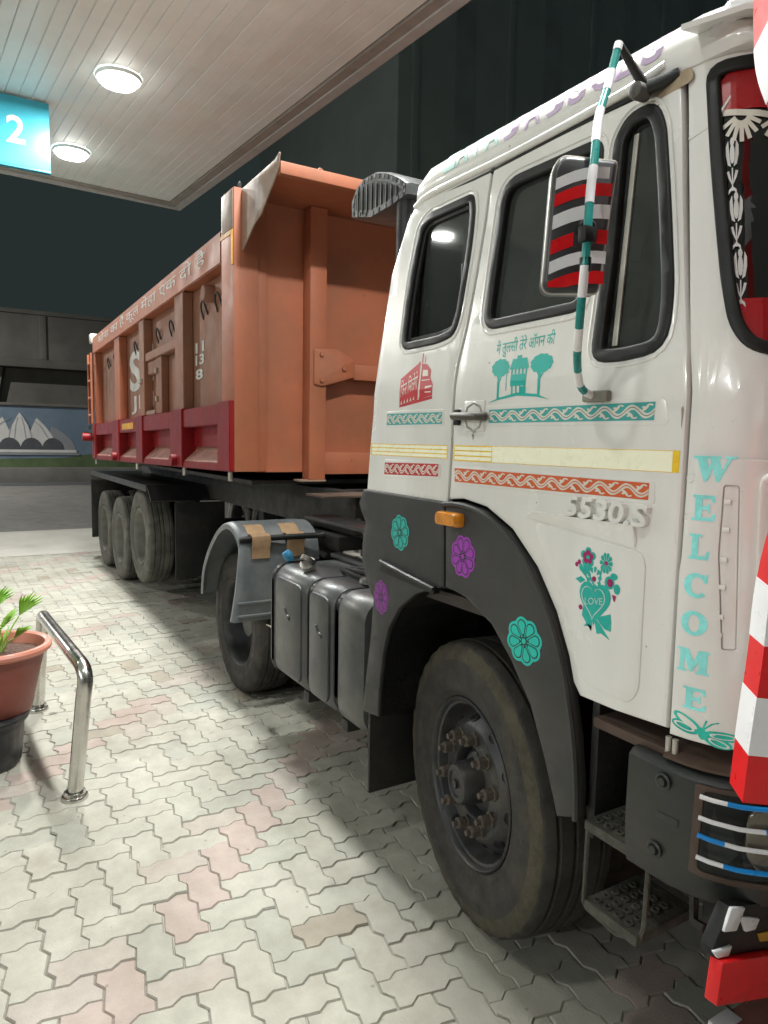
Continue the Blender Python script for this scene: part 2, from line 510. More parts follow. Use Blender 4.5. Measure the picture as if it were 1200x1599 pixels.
def sticker(name, layers, fn, parent, w0=0.0007, cell=None, dw=0.00035):
    """one printed sticker: layers of (outlines or bmesh, material), bottom to top, as one mesh"""
    me = bpy.data.meshes.new(name)
    acc = bmesh.new()
    mats = []
    for i, (sh, mt) in enumerate(layers):
        if mt not in mats:
            mats.append(mt)
        bm = decal(sh, fn, w0 + dw * i, cell)
        for f in bm.faces:
            f.material_index = mats.index(mt)
        tmp = bpy.data.meshes.new('t')
        bm.to_mesh(tmp)
        bm.free()
        acc.from_mesh(tmp)
        bpy.data.meshes.remove(tmp)
    acc.to_mesh(me)
    acc.free()
    for mt in mats:
        me.materials.append(mt)
    return link(name, me, None, parent, 0)

def text_bm(txt, box_=None, size=0.1, shear=0.0, bold=0.0, extrude=0.0, bevel=0.0, slope=0.0):
    """lettering fitted to box_ = (u0, v0, u1, v1)"""
    cu = bpy.data.curves.new('tmp', 'FONT')
    cu.body = txt
    cu.size = 1.0
    cu.shear = shear
    cu.offset = bold
    cu.extrude = extrude
    cu.bevel_depth = bevel
    cu.resolution_u = 3
    me = _curve_mesh(cu)
    bm = bmesh.new()
    bm.from_mesh(me)
    bpy.data.meshes.remove(me)
    if box_ and bm.verts:
        xs = [v.co.x for v in bm.verts]
        ys = [v.co.y for v in bm.verts]
        x0, x1, y0, y1 = min(xs), max(xs), min(ys), max(ys)
        for v in bm.verts:
            tx = (v.co.x - x0) / max(1e-9, x1 - x0)
            v.co.x = box_[0] + tx * (box_[2] - box_[0])
            v.co.y = box_[1] + (v.co.y - y0) / max(1e-9, y1 - y0) * (box_[3] - box_[1]) + slope * tx
    return bm

def circle(cx, cy, rx, ry=None, n=16, a0=0.0):
    ry = rx if ry is None else ry
    return [(cx + rx * math.cos(a0 + 2 * PI * k / n), cy + ry * math.sin(a0 + 2 * PI * k / n)) for k in range(n)]

def petal(cx, cy, ang, l0, l1, w, n=5):
    """rounded petal pointing along ang from l0 to l1"""
    ca, sa = math.cos(ang), math.sin(ang)
    pts = [(l0, -w * 0.25)]
    for k in range(n + 1):
        t = -PI / 2 + PI * k / n
        pts.append((l1 - w + w * math.cos(t), w * math.sin(t)))
    pts.append((l0, w * 0.25))
    return [(cx + x * ca - y * sa, cy + x * sa + y * ca) for x, y in pts]

def strip(pts, w):
    """outline of a line of given width"""
    a, b = [], []
    P = [Vector(p) for p in pts]
    for i, p in enumerate(P):
        t = (P[min(i + 1, len(P) - 1)] - P[max(i - 1, 0)]).normalized()
        n = Vector((-t.y, t.x)) * (w / 2)
        a.append(tuple(p + n))
        b.append(tuple(p - n))
    return a + b[::-1]

def multi(polys):
    """several filled shapes in one layer"""
    bm = bmesh.new()
    for i, pl in enumerate(polys):
        a = sum(pl[k][0] * pl[(k + 1) % len(pl)][1] - pl[(k + 1) % len(pl)][0] * pl[k][1] for k in range(len(pl)))
        if a < 0:
            pl = pl[::-1]
        bm.faces.new([bm.verts.new((p[0], p[1], 0.000006 * i)) for p in pl])
    return bm

_decal_flat = decal
def decal(sh, fn, w, cell=None):
    bm = fill(sh, 0, 0, None) if isinstance(sh, list) else sh
    if min([v.co.y for v in bm.verts], default=9) < 1.86 < max([v.co.y for v in bm.verts], default=0):
        bmesh.ops.bisect_plane(bm, geom=bm.verts[:] + bm.edges[:] + bm.faces[:], plane_co=(0, 1.8601, 0), plane_no=(0, 1, 0), dist=1e-6)
    if cell:
        lo = min(v.co.x for v in bm.verts)
        hi = max(v.co.x for v in bm.verts)
        k = math.floor(lo / cell) + 1
        while k * cell < hi:
            bmesh.ops.bisect_plane(bm, geom=bm.verts[:] + bm.edges[:] + bm.faces[:], plane_co=(k * cell + 1e-4, 0, 0), plane_no=(1, 0, 0), dist=1e-6)
            k += 1
    for v in bm.verts:
        v.co = fn(v.co.x, v.co.y, w + v.co.z)
    return bm

# ================================================================== THE SETTING
def sheet(name, x0, x1, y0, y1, z, mt):
    bm = bmesh.new()
    v = [bm.verts.new(p) for p in ((x0, y0, z), (x1, y0, z), (x1, y1, z), (x0, y1, z))]
    bm.faces.new(v)
    return tag(done(name, bm, mt, None, 0, False), kind='structure')

sheet('ground', -160, 120, -140, 140, -0.05, mat('far_ground', (0.10, 0.095, 0.085), 0.95, world=True, scale=0.6))
sheet('road', -26.2, -13.72, -90, 110, -0.020, ROAD)
sheet('road_edge', -29.5, -26.2, -90, 110, -0.012, ASPHALT)
sheet('concrete_apron', -13.72, -10.9, -30, 40, -0.004, APRON)
pav = sheet('pavement', -10.9, 6.0, -9.0, 12.0, -0.0072, SAND)

# zigzag pavers in herringbone bond; every unit of the lattice carries one S-shaped kink
UW = 0.1225
def saw(t):
    t -= math.floor(t)
    a = 0.085
    if t < 0.36:
        return -a * t / 0.36
    if t < 0.64:
        return -a + 2 * a * (t - 0.36) / 0.28
    return a - a * (t - 0.64) / 0.36
def kink(u, v):                      # u across (world y), v away (world -x), in lattice units
    return u - saw(v), v + saw(u)
def paver_outline(L, H):
    cyc = []
    for (x0, y0, x1, y1) in ((0, 0, L, 0), (L, 0, L, H), (L, H, 0, H), (0, H, 0, 0)):
        n = max(abs(x1 - x0), abs(y1 - y0))
        for k in range(n):
            for t in (0.0, 0.36, 0.64):
                q = (k + t) / n
                cyc.append((x0 + (x1 - x0) * q, y0 + (y1 - y0) * q))
    return [kink(*p) for p in cyc]
def paver_faces(bm, L, H, M4, slot):
    o0 = [(p[0] * UW, p[1] * UW) for p in paver_outline(L, H)]
    outer = offset(o0, -0.0010)
    inner = offset(o0, -0.0048)
    vo = [bm.verts.new(M4 @ Vector((-p[1], p[0], -0.0078))) for p in outer]
    vi = [bm.verts.new(M4 @ Vector((-p[1], p[0], 0))) for p in inner]
    n = len(vo)
    fs = [bm.faces.new(vi)]
    for k in range(n):
        fs.append(bm.faces.new((vo[k], vo[(k + 1) % n], vi[(k + 1) % n], vi[k])))
    for f in fs:
        f.material_index = slot
ROT = Matrix.Rotation(math.radians(1.5), 4, 'Z')
shapes = {}
for key in ((2, 1), (1, 2)):
    for slot in range(6):
        bm = bmesh.new()
        paver_faces(bm, key[0], key[1], Matrix.Identity(4), 0)
        bmesh.ops.recalc_face_normals(bm, faces=bm.faces)
        me = bpy.data.meshes.new('brick')
        bm.to_mesh(me)
        bm.free()
        me.materials.append(PAV[slot])
        shapes[key + (slot,)] = me
CI = Vector((0, 0, 1.68))
def to_px(p):
    d = Vector(p) - CI
    w = d.dot(CF)
    if w < 0.2:
        return None
    return 600 + 1100 * d.dot(CR) / w, 799.5 + 1100 * d.dot(CD) / w, w
near, rest = [], []
rp = random.Random(3)
for iu in range(-74, 98):
    for iv in range(-48, 90):
        t = (iu - iv) % 4
        if t == 0:
            key = (2, 1)
        elif t == 3:
            key = (1, 2)
        else:
            continue
        base = ROT @ Vector((-iv * UW, iu * UW, 0))
        cen = ROT @ Vector((-(iv + key[1] / 2) * UW, (iu + key[0] / 2) * UW, 0))
        if not (-10.85 < cen.x < 5.9 and -8.9 < cen.y < 11.9):
            continue
        # rows of pink pavers run diagonally through the bond
        dgl = (cen.x + cen.y + 1.62 + 0.16 * math.sin(cen.x * 2.1 + cen.y)) % 1.95
        dgl = min(dgl, 1.95 - dgl)
        r = rp.random()
        if dgl < 0.12 and r < 0.86:
            slot = 3 if r < 0.55 else 4
        elif dgl < 0.24 and r < 0.42:
            slot = 4
        else:
            slot = 0 if r < 0.55 else (1 if r < 0.84 else (2 if r < 0.985 else 5))
        h = rp.gauss(0, 0.0016) - (0.004 if rp.random() < 0.04 else 0)
        jz = Matrix.Translation((cen.x, cen.y, 0)) @ Matrix.Rotation(rp.gauss(0, 0.006), 4, 'Z') @ Matrix.Translation((-cen.x + rp.gauss(0, 0.0010), -cen.y + rp.gauss(0, 0.0010), 0))
        tl = Matrix.Rotation(rp.gauss(0, 0.007), 4, 'X') @ Matrix.Rotation(rp.gauss(0, 0.007), 4, 'Y')
        M4 = jz @ Matrix.Translation((base.x, base.y, h)) @ ROT @ tl
        q = to_px(cen)
        seen = q is not None and -60 < q[0] < 1000 and q[1] < 1680
        if seen and cen.y > 1.75 and cen.x > -7:
            seen = False
        if seen:
            near.append((q[2], key, slot, M4))
        else:
            rest.append((key, slot, M4))
near.sort(key=lambda a: a[0])
for w, key, slot, M4 in near[:300]:
    o = bpy.data.objects.new('brick', shapes[key + (slot,)])
    C.objects.link(o)
    o.matrix_world = M4
    o.parent = pav
rest += [(k, s, q) for _, k, s, q in near[300:]]
bm = bmesh.new()
for key, slot, M4 in rest:
    paver_faces(bm, key[0], key[1], M4, slot)
me = bpy.data.meshes.new('brick_paving')
bm.to_mesh(me)
bm.free()
for q in PAV:
    me.materials.append(q)
o = link('brick_paving', me, None, pav, 0)
o['kind'] = 'stuff'

# ------------------------------------------------------------------ forecourt canopy
ZC = 4.9
can = thing('fuel_station_canopy', 'pale planked canopy roof over the forecourt', 'canopy', (-10.37, 2.70, ZC), math.radians(4.7))
CL, CWD = 20.0, 18.0                                   # local x runs towards the camera, local -y to the left
bm = bmesh.new()
box(bm, 0, 0.10, 0.005 - CWD, -0.005, -0.035, 0.62)
done('fascia', bm, FASCIA, can)
bm = bmesh.new()
box(bm, 0, CL, -0.0, 0.10, -0.035, 0.62)
done('fascia', bm, FASCIA, can)
bm = bmesh.new()
box(bm, 0.1, CL, -CWD, -0.002, 0.035, 0.6)
done('roof_slab', bm, CONCDARK, can)
bm = bmesh.new()
box(bm, 0.104, 0.20, -CWD + 0.01, -0.004, -0.020, 0.034)
box(bm, 0.202, CL, -0.10, -0.004, -0.0205, 0.033)
done('edge_trim', bm, mat('edge_trim_grey', (0.32, 0.31, 0.28), 0.5), can)
NP = 156
pw = (CWD - 0.12) / NP
rp = random.Random(11)
pm = None
for k in range(NP):
    y1 = -0.112 - k * pw
    bm = bmesh.new()
    L0 = 0.205
    w2 = pw - 0.003
    prof = [(0, 0.006), (0.005, 0.0), (w2 - 0.005, 0.0), (w2, 0.006), (w2, 0.03), (0, 0.03)]
    loft(bm, [[(x, y1 - p[0], p[1]) for p in prof] for x in (L0, CL)])
    o = done('plank', bm, SOFFIT if rp.random() < 0.62 else SOFFIT_B, can, 20)
    o.location.z = rp.gauss(0, 0.0006)
# pillars of the canopy stand outside the frame, behind and beside the camera
for (x, y) in ((3.0, -5.6), (11.0, -5.6)):
    boxo('pillar', (x - 0.2, x + 0.2, y - 0.2, y + 0.2, -ZC, 0.03), FASCIA, can, 0.01)

lampw = 0
def ceiling_light(x, y, label, size=0.165, power=LAMP_W, group='recessed canopy lights', wide=False):
    t = thing('ceiling_light', label, 'light', (x, y, ZC - 0.004), math.radians(4.7), group)
    bm = bmesh.new()
    pr = rrect(size * 2.4, size * 2.4, size * 1.12, 6)
    pi = rrect(size * 2.0, size * 2.0, size * 0.94, 6)
    a = [bm.verts.new((p[0], p[1], 0.0)) for p in pr]
    b = [bm.verts.new((p[0], p[1], -0.03)) for p in offset(pr, -0.01)]
    c = [bm.verts.new((p[0], p[1], -0.03)) for p in pi]
    d = [bm.verts.new((p[0], p[1], -0.012)) for p in pi]
    for u, v in ((a, b), (b, c), (c, d)):
        for k in range(len(u)):
            bm.faces.new((u[k], u[(k + 1) % len(u)], v[(k + 1) % len(u)], v[k]))
    done('frame', bm, SOFFIT, t)
    bm = bmesh.new()
    loft(bm, [[(p[0] * k, p[1] * k, z) for p in pi] for k, z in ((0.98, -0.012), (0.98, -0.045), (0.90, -0.062))])
    done('diffuser', bm, DIFFUSE, t, 0)
    L = bpy.data.lights.new('lamp', 'POINT' if wide else 'AREA')
    if wide:
        L.shadow_soft_size = 0.12
    else:
        L.shape = 'DISK'
        L.size = 0.26
    L.energy = power
    L.color = (0.985, 1.0, 0.96)
    lo = bpy.data.objects.new('lamp', L)
    C.objects.link(lo)
    lo.parent = t
    lo.location = (0, 0, -0.24 if wide else -0.07)
    return t
ceiling_light(-7.01, 1.354, 'larger glaring recessed light in the canopy above the trailer', power=LAMP_W * 2.0)
ceiling_light(-9.04, 1.217, 'smaller lit recessed light beside the blue number sign', power=LAMP_W * 2.0)
for (x, y, pw_, lb) in ((-4.98, 1.49, 0.9, 'assumed recessed canopy light, out of view, above the front of the trailer'), (-2.95, 1.60, 1.05, 'assumed recessed canopy light, out of view, above the gap behind the cab'),  # unseen canopy lights, assumed from shadows, a reflection and the lamp row
                        (-0.92, 1.76, 1.9, 'assumed recessed canopy light, out of view, above the cab roof'), (-1.15, -0.85, 0.26, 'assumed recessed canopy light, out of view, over the paving between barrier and cab'),
                        (-9.2, -3.6, 0.7, 'recessed canopy light at the far left corner, out of view, assumed from its window reflection')):
    ceiling_light(x, y, lb, power=LAMP_W * pw_)
# added unseen wide lights on the camera's side, to brighten the cab side
for (x, pw_, lb) in ((-5.0, 4.4, 'added wide fill light, out of view, level with the trailer'), (-0.2, 8.3, 'added wide fill light, out of view, opposite the cab door'), (3.6, 4.6, 'added wide fill light, out of view, ahead of the cab')):
    ceiling_light(x, -12.6, lb, power=LAMP_W * pw_, wide=True)

# number sign hung from the canopy
sg = thing('number_sign', 'blue hanging sign with a white figure 2', 'sign', (-7.92, 0.87, 4.25))
boxo('panel', (-0.03, 0.03, -1.4, 0, 0, 0.63), SIGNBLUE, sg, 0.006)
boxo('lower_edge', (-0.034, 0.034, -1.4, 0.003, -0.02, -0.001), SIGNBLUE2, sg, 0.004)
for yy in (-0.15, -1.2):
    boxo('bracket', (-0.012, 0.012, yy - 0.02, yy + 0.02, 0.631, 0.66), FASCIA, sg)
sticker('figure', [(text_bm('2', (-0.375, 0.20, -0.215, 0.455), bold=0.02), CREAM)], lambda u, v, w: Vector((0.031 + w, u, v)), sg)

# ------------------------------------------------------------------ wall with mural, flyover and tower behind the road
wl = thing('boundary_wall', 'long roadside wall painted with a petal shaped domed hall mural', 'wall', (-28.6, 0, 0))
boxo('wall', (-0.15, 0.15, -40, 60, -0.04, 2.70), CONC, wl, 0.02)
boxo('footing', (0.152, 0.42, -40, 60, -0.04, 0.50), CONC, wl, 0.03)
boxo('coping', (-0.22, 0.22, -40, 60, 2.702, 2.80), CONCDARK, wl, 0.02)
def wallmap(u, v, w):
    return Vector((0.152 + w, u, v))
lay = [(multi([[(-20, 0.62), (30, 0.62), (30, 2.68), (-20, 2.68)]]), MSKY),
       (multi([[(-20, 0.50), (30, 0.50), (30, 0.88), (22, 0.98), (12, 0.84), (6, 0.92), (4.4, 1.02), (3.4, 0.86), (1, 0.80), (-6, 0.9), (-20, 0.86)]]), MGREEN)]
def pet(cx, b, h, w, lean):
    L = [(cx - w / 2, b)]
    for k in range(1, 9):
        t = k / 9
        L.append((cx - w / 2 * (1 - t ** 1.9) + lean * t * t, b + h * t))
    L.append((cx + lean, b + h))
    for k in range(8, 0, -1):
        t = k / 9
        L.append((cx + w / 2 * (1 - t ** 1.9) + lean * t * t, b + h * t))
    L.append((cx + w / 2, b))
    return L
P1 = [pet(1.9 + dx, 1.14, hh, 0.95, ln) for dx, hh, ln in ((-1.35, 0.86, 0.32), (1.35, 0.86, -0.32), (-0.7, 1.15, 0.16), (0.7, 1.15, -0.16), (0, 1.32, 0.0))]
lay.append((multi(P1[:2]), MGREY))
lay.append((multi(P1[2:4]), MWHITE))
lay.append((multi(P1[4:]), MWHITE))
lay.append((multi([strip([(1.9 + dx, 1.2), (1.9 + dx * 0.6, 2.0), (1.9 + dx * 0.25, 2.3)], 0.02) for dx in (-0.45, -0.22, 0.22, 0.45, -1.1, 1.1)]), MGREY))
lay.append((multi([[(1.9 + dx + 0.36 * math.cos(a) , 1.13 + 0.44 * math.sin(a)) for a in [PI * k / 10 for k in range(11)]] for dx in (-1.05, -0.35, 0.35, 1.05)]), MDARK))
lay.append((multi([[(-0.2, 1.04), (3.75, 1.04), (3.75, 1.14), (-0.2, 1.14)]]), MWHITE))
lay.append((multi([[(-0.3, 0.95), (3.85, 0.95), (3.85, 1.03), (-0.3, 1.03)]]), MGREY))
tr = [strip([(4.55, 0.95), (4.5, 1.3), (4.35, 1.7)], 0.05), strip([(4.5, 1.3), (4.65, 1.75)], 0.035)]
lay.append((multi(tr), MDARK))
rr_ = random.Random(5)
lay.append((multi([circle(4.1 + rr_.random() * 0.8, 1.55 + rr_.random() * 0.5, 0.05 + 0.05 * rr_.random(), 0.04, 7) for _ in range(16)]), MGREEN))
sticker('mural', lay, wallmap, wl, 0.004, dw=0.004)

fl = thing('flyover', 'grey concrete flyover running behind the painted wall', 'bridge', (-31.5, 0, 0))
boxo('parapet', (-0.2, 0.2, -40, 60, 4.62, 6.35), CONC, fl, 0.03)
boxo('parapet_coping', (-0.28, 0.28, -40, 60, 6.353, 6.52), CONC, fl, 0.03)
boxo('deck_edge', (-0.05, 0.35, -40, 60, 4.30, 4.617), CONCDARK, fl, 0.03)
boxo('deck', (-9, -0.206, -40, 60, 4.45, 4.75), CONCDARK, fl)
boxo('abutment', (-0.85, -0.6, -40, 60, -0.04, 4.44), CONCDARK, fl)
for k in range(-3, 7):
    bm = bmesh.new()
    hexa(bm, [(-1.5, k * 9 - 0.9, -0.04), (-0.5, k * 9 - 0.9, -0.04), (-0.5, k * 9 + 0.9, -0.04), (-1.5, k * 9 + 0.9, -0.04),
              (-1.5, k * 9 - 1.6, 4.3), (-0.3, k * 9 - 1.6, 4.3), (-0.3, k * 9 + 1.6, 4.3), (-1.5, k * 9 + 1.6, 4.3)])
    done('pier', bm, CONC, fl)
for k in range(-12, 20):
    boxo('parapet_post', (0.203, 0.26, k * 3 - 0.12, k * 3 + 0.12, 4.63, 6.34), CONC, fl, 0.02)

tw = thing('tower_block', 'dark tall building with vertical ribs beyond the cab roof', 'building', (-20, 12.3, 0))
boxo('wall', (-12, 0, 0, 30, -0.04, 30), TOWER, tw, 0.05)
for k in range(8):
    boxo('pilaster', (0.003, 0.10, 0.5 + k * 3.9, 0.75 + k * 3.9, 0, 29.5), TOWER, tw, 0.03)
for k in range(7):
    boxo('window_strip', (0.004, 0.03, 2.2 + k * 3.9, 3.0 + k * 3.9, 0.5, 29.3), TOWERPANE, tw, 0)

sl_ = thing('assumed_street_lamp', 'tall assumed street lamp, added out of view to light the road and the boundary wall', 'street lamp', (-25.6, -7.5, 0))  # lamp assumed from the lit road, added unseen to brighten road and mural
tubo('pole', [(0, 0, -0.03), (0, 0, 4), (0, 0, 7.6), (0.25, 0, 8.2), (1.2, 0, 8.5)], 0.09, FASCIA, sl_, 12, radii=[0.11, 0.09, 0.07, 0.06, 0.05])
boxo('lamp_head', (1.0, 1.75, -0.16, 0.16, 8.46, 8.58), FASCIA, sl_, 0.03)
boxo('lamp_glass', (1.05, 1.70, -0.12, 0.12, 8.44, 8.458), DIFFUSE, sl_, 0)
for hx in ((1.38, 0, 8.41),):
    L = bpy.data.lights.new('lamp', 'AREA')
    L.shape = 'DISK'
    L.size = 0.4
    L.energy = 2500
    L.color = (1.0, 0.96, 0.90)
    lo = bpy.data.objects.new('lamp', L)
    C.objects.link(lo)
    lo.parent = sl_
    lo.location = hx

# ================================================================== THE TRUCK
trk = thing('tractor_truck', 'white tractor truck cab covered in stickers and tape', 'truck', (0, 0, 0))
YS = 1.38
def yside(z):
    return YS + max(0.0, z - 1.8601) * 0.1
def side(u, v, w):
    return Vector((u, yside(v) - w, v))
PCX = [(-1.0, 1.385), (-0.95, 1.39), (-0.90, 1.405), (-0.86, 1.435), (-0.83, 1.48), (-0.80, 1.57), (-0.775, 1.75), (-0.76, 2.48)]
SCUM = [0.0]
for a, b in zip(PCX, PCX[1:]):
    SCUM.append(SCUM[-1] + math.hypot(b[0] - a[0], b[1] - a[1]))
def pc(s):
    s = max(0.0, s)
    for i in range(len(PCX) - 1):
        if s <= SCUM[i + 1] or i == len(PCX) - 2:
            t = (s - SCUM[i]) / (SCUM[i + 1] - SCUM[i])
            return (PCX[i][0] + t * (PCX[i + 1][0] - PCX[i][0]), PCX[i][1] + t * (PCX[i + 1][1] - PCX[i][1]))
def nrm2(s):
    a, b = pc(max(0, s - 0.03)), pc(s + 0.03)
    dx, dy = b[0] - a[0], b[1] - a[1]
    l = math.hypot(dx, dy)
    return dy / l, -dx / l
def corner(s, z, w):
    x, y = pc(s)
    nx, ny = nrm2(s)
    return Vector((x - max(0, z - 1.8) * 0.15 + nx * w, y + max(0, z - 1.85) * 0.1 + ny * w, z))
SMAX = SCUM[-1]

# --- cab side behind the door
gap = [(-1.79, 2.535), (-1.80, 2.35), (-1.815, 2.2), (-1.835, 2.05), (-1.862, 1.93), (-1.872, 1.78), (-1.873, 1.66), (-1.884, 1.478)]
rear = [(-2.423, 1.478), (-2.403, 1.651), (-2.384, 1.775), (-2.37, 1.995), (-2.338, 2.304), (-2.262, 2.48), (-2.205, 2.54)]
rw = roundpoly([(-2.212, 2.012), (-2.205, 2.25), (-2.172, 2.44), (-2.12, 2.472), (-1.87, 2.472), (-1.853, 2.42), (-1.85, 2.31), (-1.872, 2.09), (-1.895, 2.03), (-1.98, 2.014)],
               [0.05, 0.1, 0.05, 0.04, 0.05, 0.05, 0.1, 0.05, 0.05, 0.1])
out = rear + gap
panel('cab_side', [out, rw], side, WHITE, trk, 0.025, 0.006, 0.06)
# --- door
gapd = [(x + 0.009, z) for x, z in gap]
front = [(-1.118, 2.52), (-1.097, 2.40), (-1.076, 2.26), (-1.050, 2.103), (-1.012, 1.89), (-1.004, 1.80), (-1.003, 1.65), (-1.004, 1.3), (-1.006, 1.03)]
arch = [(-1.155, 1.02), (-1.272, 1.02), (-1.297, 1.05), (-1.317, 1.115), (-1.37, 1.225), (-1.45, 1.335), (-1.56, 1.43), (-1.68, 1.484), (-1.80, 1.50)]
dout = front + arch + [(-1.874, 1.492)] + gapd[::-1][1:]
dw = roundpoly([(-1.743, 2.027), (-1.724, 2.466), (-1.333, 2.462), (-1.335, 2.03)], [0.06, 0.075, 0.05, 0.05], 6)
qw = roundpoly([(-1.288, 1.893), (-1.282, 2.15), (-1.294, 2.44), (-1.26, 2.488), (-1.185, 2.492), (-1.148, 2.43), (-1.112, 2.262), (-1.067, 2.02), (-1.07, 1.90), (-1.20, 1.886)],
               [0.06, 0.1, 0.06, 0.05, 0.06, 0.05, 0.1, 0.08, 0.06, 0.1])
door = panel('door', [dout, dw, qw], side, WHITE, trk, 0.03, 0.008, 0.06)
# dark gap behind the door edges
panel('door_frame', [[(-2.38, 1.52), (-2.36, 1.99), (-2.25, 2.45), (-2.2, 2.53), (-1.12, 2.53), (-1.0, 1.9), (-1.0, 1.06), (-1.29, 1.06), (-1.45, 1.37), (-1.68, 1.52)],
                     offset(rw, 0.012), offset(dw, 0.012), offset(qw, 0.012)], lambda u, v, w: side(u, v, w - 0.034), RUBBER, trk, 0.01, 0, 0.1)
def window(name, hole, parent, fn, seal=0.036, gm=GLASS, recess=0.018, parts=True, cell=0.08, upright=None):
    inner = offset(hole, -seal)
    sl = panel('window_seal', [offset(hole, 0.006), inner], lambda u, v, w: fn(u, v, w + 0.004), RUBBER, parent, 0.030, 0.006, cell, smooth=60)
    panel('pane', [offset(hole, -seal * 0.6)], (lambda u, v, w: Vector((u, upright - w, v))) if upright else (lambda u, v, w: fn(u, v, w - recess)), gm, sl, 0.005, 0, cell)
    return sl, inner
s1, in1 = window('rear', rw, trk, side, 0.024, upright=1.455)
s2, in2 = window('door', dw, door, side, 0.026)
s3, in3 = window('quarter', qw, door, side, 0.029)
# sliding frame inside the rear and quarter windows
panel('sliding_frame', [offset(in1, 0.004), offset(in1, -0.014)], lambda u, v, w: side(u, v, w - 0.008), STEEL, s1, 0.012, 0.002, 0.1)
panel('sliding_frame', [[(-1.238, 1.925), (-1.222, 1.925), (-1.232, 2.44), (-1.246, 2.44)]], lambda u, v, w: side(u, v, w - 0.012), PALEMETAL, s3, 0.006, 0.001, 0.1)
boxo('window_latch', (-1.905, -1.888, 1.425, 1.445, 2.20, 2.26), RUBBER, s1, 0.004)

# recessed body lines on the door and cab side (raised beads)
def bead(pts, r, fn, mt, parent, name='bead', n=6):
    return tubo(name, [fn(p[0], p[1], 0.0) for p in pts], r, mt, parent, n)
def ringbead(pl, r, parent, d=0.024):
    p = offset(pl, d)
    return bead(p + p[:1], r, side, WHITE, parent, 'window_flange')
for pl, par, d in ((rw, trk, 0.024), (dw, door, 0.026), (qw, door, 0.022)):
    ringbead(pl, 0.0045, par, d - 0.006)
# raised flange that sweeps round the door window pillar
panel('pressed_field', [roundpoly([(-1.83, 1.735), (-1.835, 1.79), (-1.06, 1.795), (-1.045, 1.735), (-1.055, 1.728)], 0.015)], lambda u, v, w: side(u, v, w + 0.0012), WHITE, door, 0.004, 0.001, 0.1)
panel('pressed_field', [roundpoly([(-1.853, 1.545), (-1.855, 1.602), (-1.075, 1.602), (-1.07, 1.545)], 0.012)], lambda u, v, w: side(u, v, w + 0.0012), WHITE, door, 0.004, 0.001, 0.1)
panel('pressed_field', [roundpoly([(-2.293, 1.545), (-2.29, 1.612), (-1.925, 1.612), (-1.925, 1.555)], 0.012)], lambda u, v, w: side(u, v, w + 0.0012), WHITE, trk, 0.004, 0.001, 0.1)
panel('pressed_field', [roundpoly([(-2.285, 1.732), (-2.28, 1.79), (-1.912, 1.79), (-1.912, 1.732)], 0.012)], lambda u, v, w: side(u, v, w + 0.0012), WHITE, trk, 0.004, 0.001, 0.1)
# wedge pressing below the badge, and the lower door field
bm = bmesh.new()
wd = [(-1.50, 1.475), (-1.46, 1.492), (-1.12, 1.492), (-1.115, 1.455), (-1.12, 1.438)]
loft(bm, [[tuple(side(p[0], p[1], 0.0)) for p in wd], [tuple(side(p[0], p[1] - (0 if p[1] > 1.48 else 0.003), 0.014 if p[1] > 1.48 else 0.002)) for p in wd]])
done('pressed_wedge', bm, WHITE, door, 20)
fld = roundpoly([(-1.115, 1.052), (-1.085, 1.09), (-1.085, 1.40), (-1.10, 1.43), (-1.47, 1.462), (-1.43, 1.38), (-1.34, 1.25), (-1.285, 1.12), (-1.26, 1.06)], 0.03)
panel('pressed_field', [fld], lambda u, v, w: side(u, v, w + 0.003), WHITE, door, 0.008, 0.003, 0.1)

GRIME = mat('grime_smear', (0.34, 0.29, 0.22), 0.7, var=0.3, scale=20)
rg_ = random.Random(21)
def smear(parent, u, v, w0, l, fn=side):
    pts = [(u + rg_.gauss(0, w0 * 0.2), v), (u + w0 * 0.5, v - l * 0.15), (u + w0 * 0.25, v - l * 0.6), (u + w0 * 0.05, v - l), (u - w0 * 0.1, v - l * 0.9), (u - w0 * 0.2, v - l * 0.5), (u - w0 * 0.5, v - l * 0.1)]
    sticker('grime', [(multi([pts]), GRIME)], fn, parent, 0.0016)
for u, v, w0, l in ((-1.862, 1.80, 0.006, 0.05), (-1.868, 1.70, 0.004, 0.06), (-1.866, 1.74, 0.005, 0.03), (-1.755, 1.708, 0.012, 0.02), (-1.012, 1.77, 0.006, 0.05), (-1.24, 1.785, 0.006, 0.04)):
    smear(door if u > -1.87 else trk, u, v, w0, l)
# --- front corner with windscreen opening
ws = roundpoly([(0.052, 2.52), (0.052, 2.47), (0.057, 2.334), (0.067, 2.175), (0.078, 2.03), (0.092, 1.95), (0.118, 1.895), (0.17, 1.872), (SMAX - 0.02, 1.86), (SMAX - 0.02, 2.52)], [0.0, 0.02, 0.1, 0.1, 0.05, 0.04, 0.04, 0.04, 0.01, 0.01], 4)
ws = roundpoly([(0.050, 2.520), (0.057, 2.334), (0.067, 2.175), (0.078, 2.03), (0.092, 1.94), (0.122, 1.890), (0.18, 1.872), (SMAX - 0.02, 1.86), (SMAX - 0.02, 2.52)], [0.04, 0.1, 0.1, 0.05, 0.05, 0.04, 0.05, 0.01, 0.01], 4)
pout = [(0.0, 1.018), (0.16, 1.024), (SMAX, 1.03), (SMAX, 2.60), (0.02, 2.60), (0.004, 2.57), (0.004, 1.645)]
panel('front_panel', [pout, ws], corner, WHITE, trk, 0.02, 0.004, 0.022, 0.10, smooth=40)
sl, wi = window('wind', ws, trk, corner, 0.024, WSGLASS, 0.012, cell=0.03)
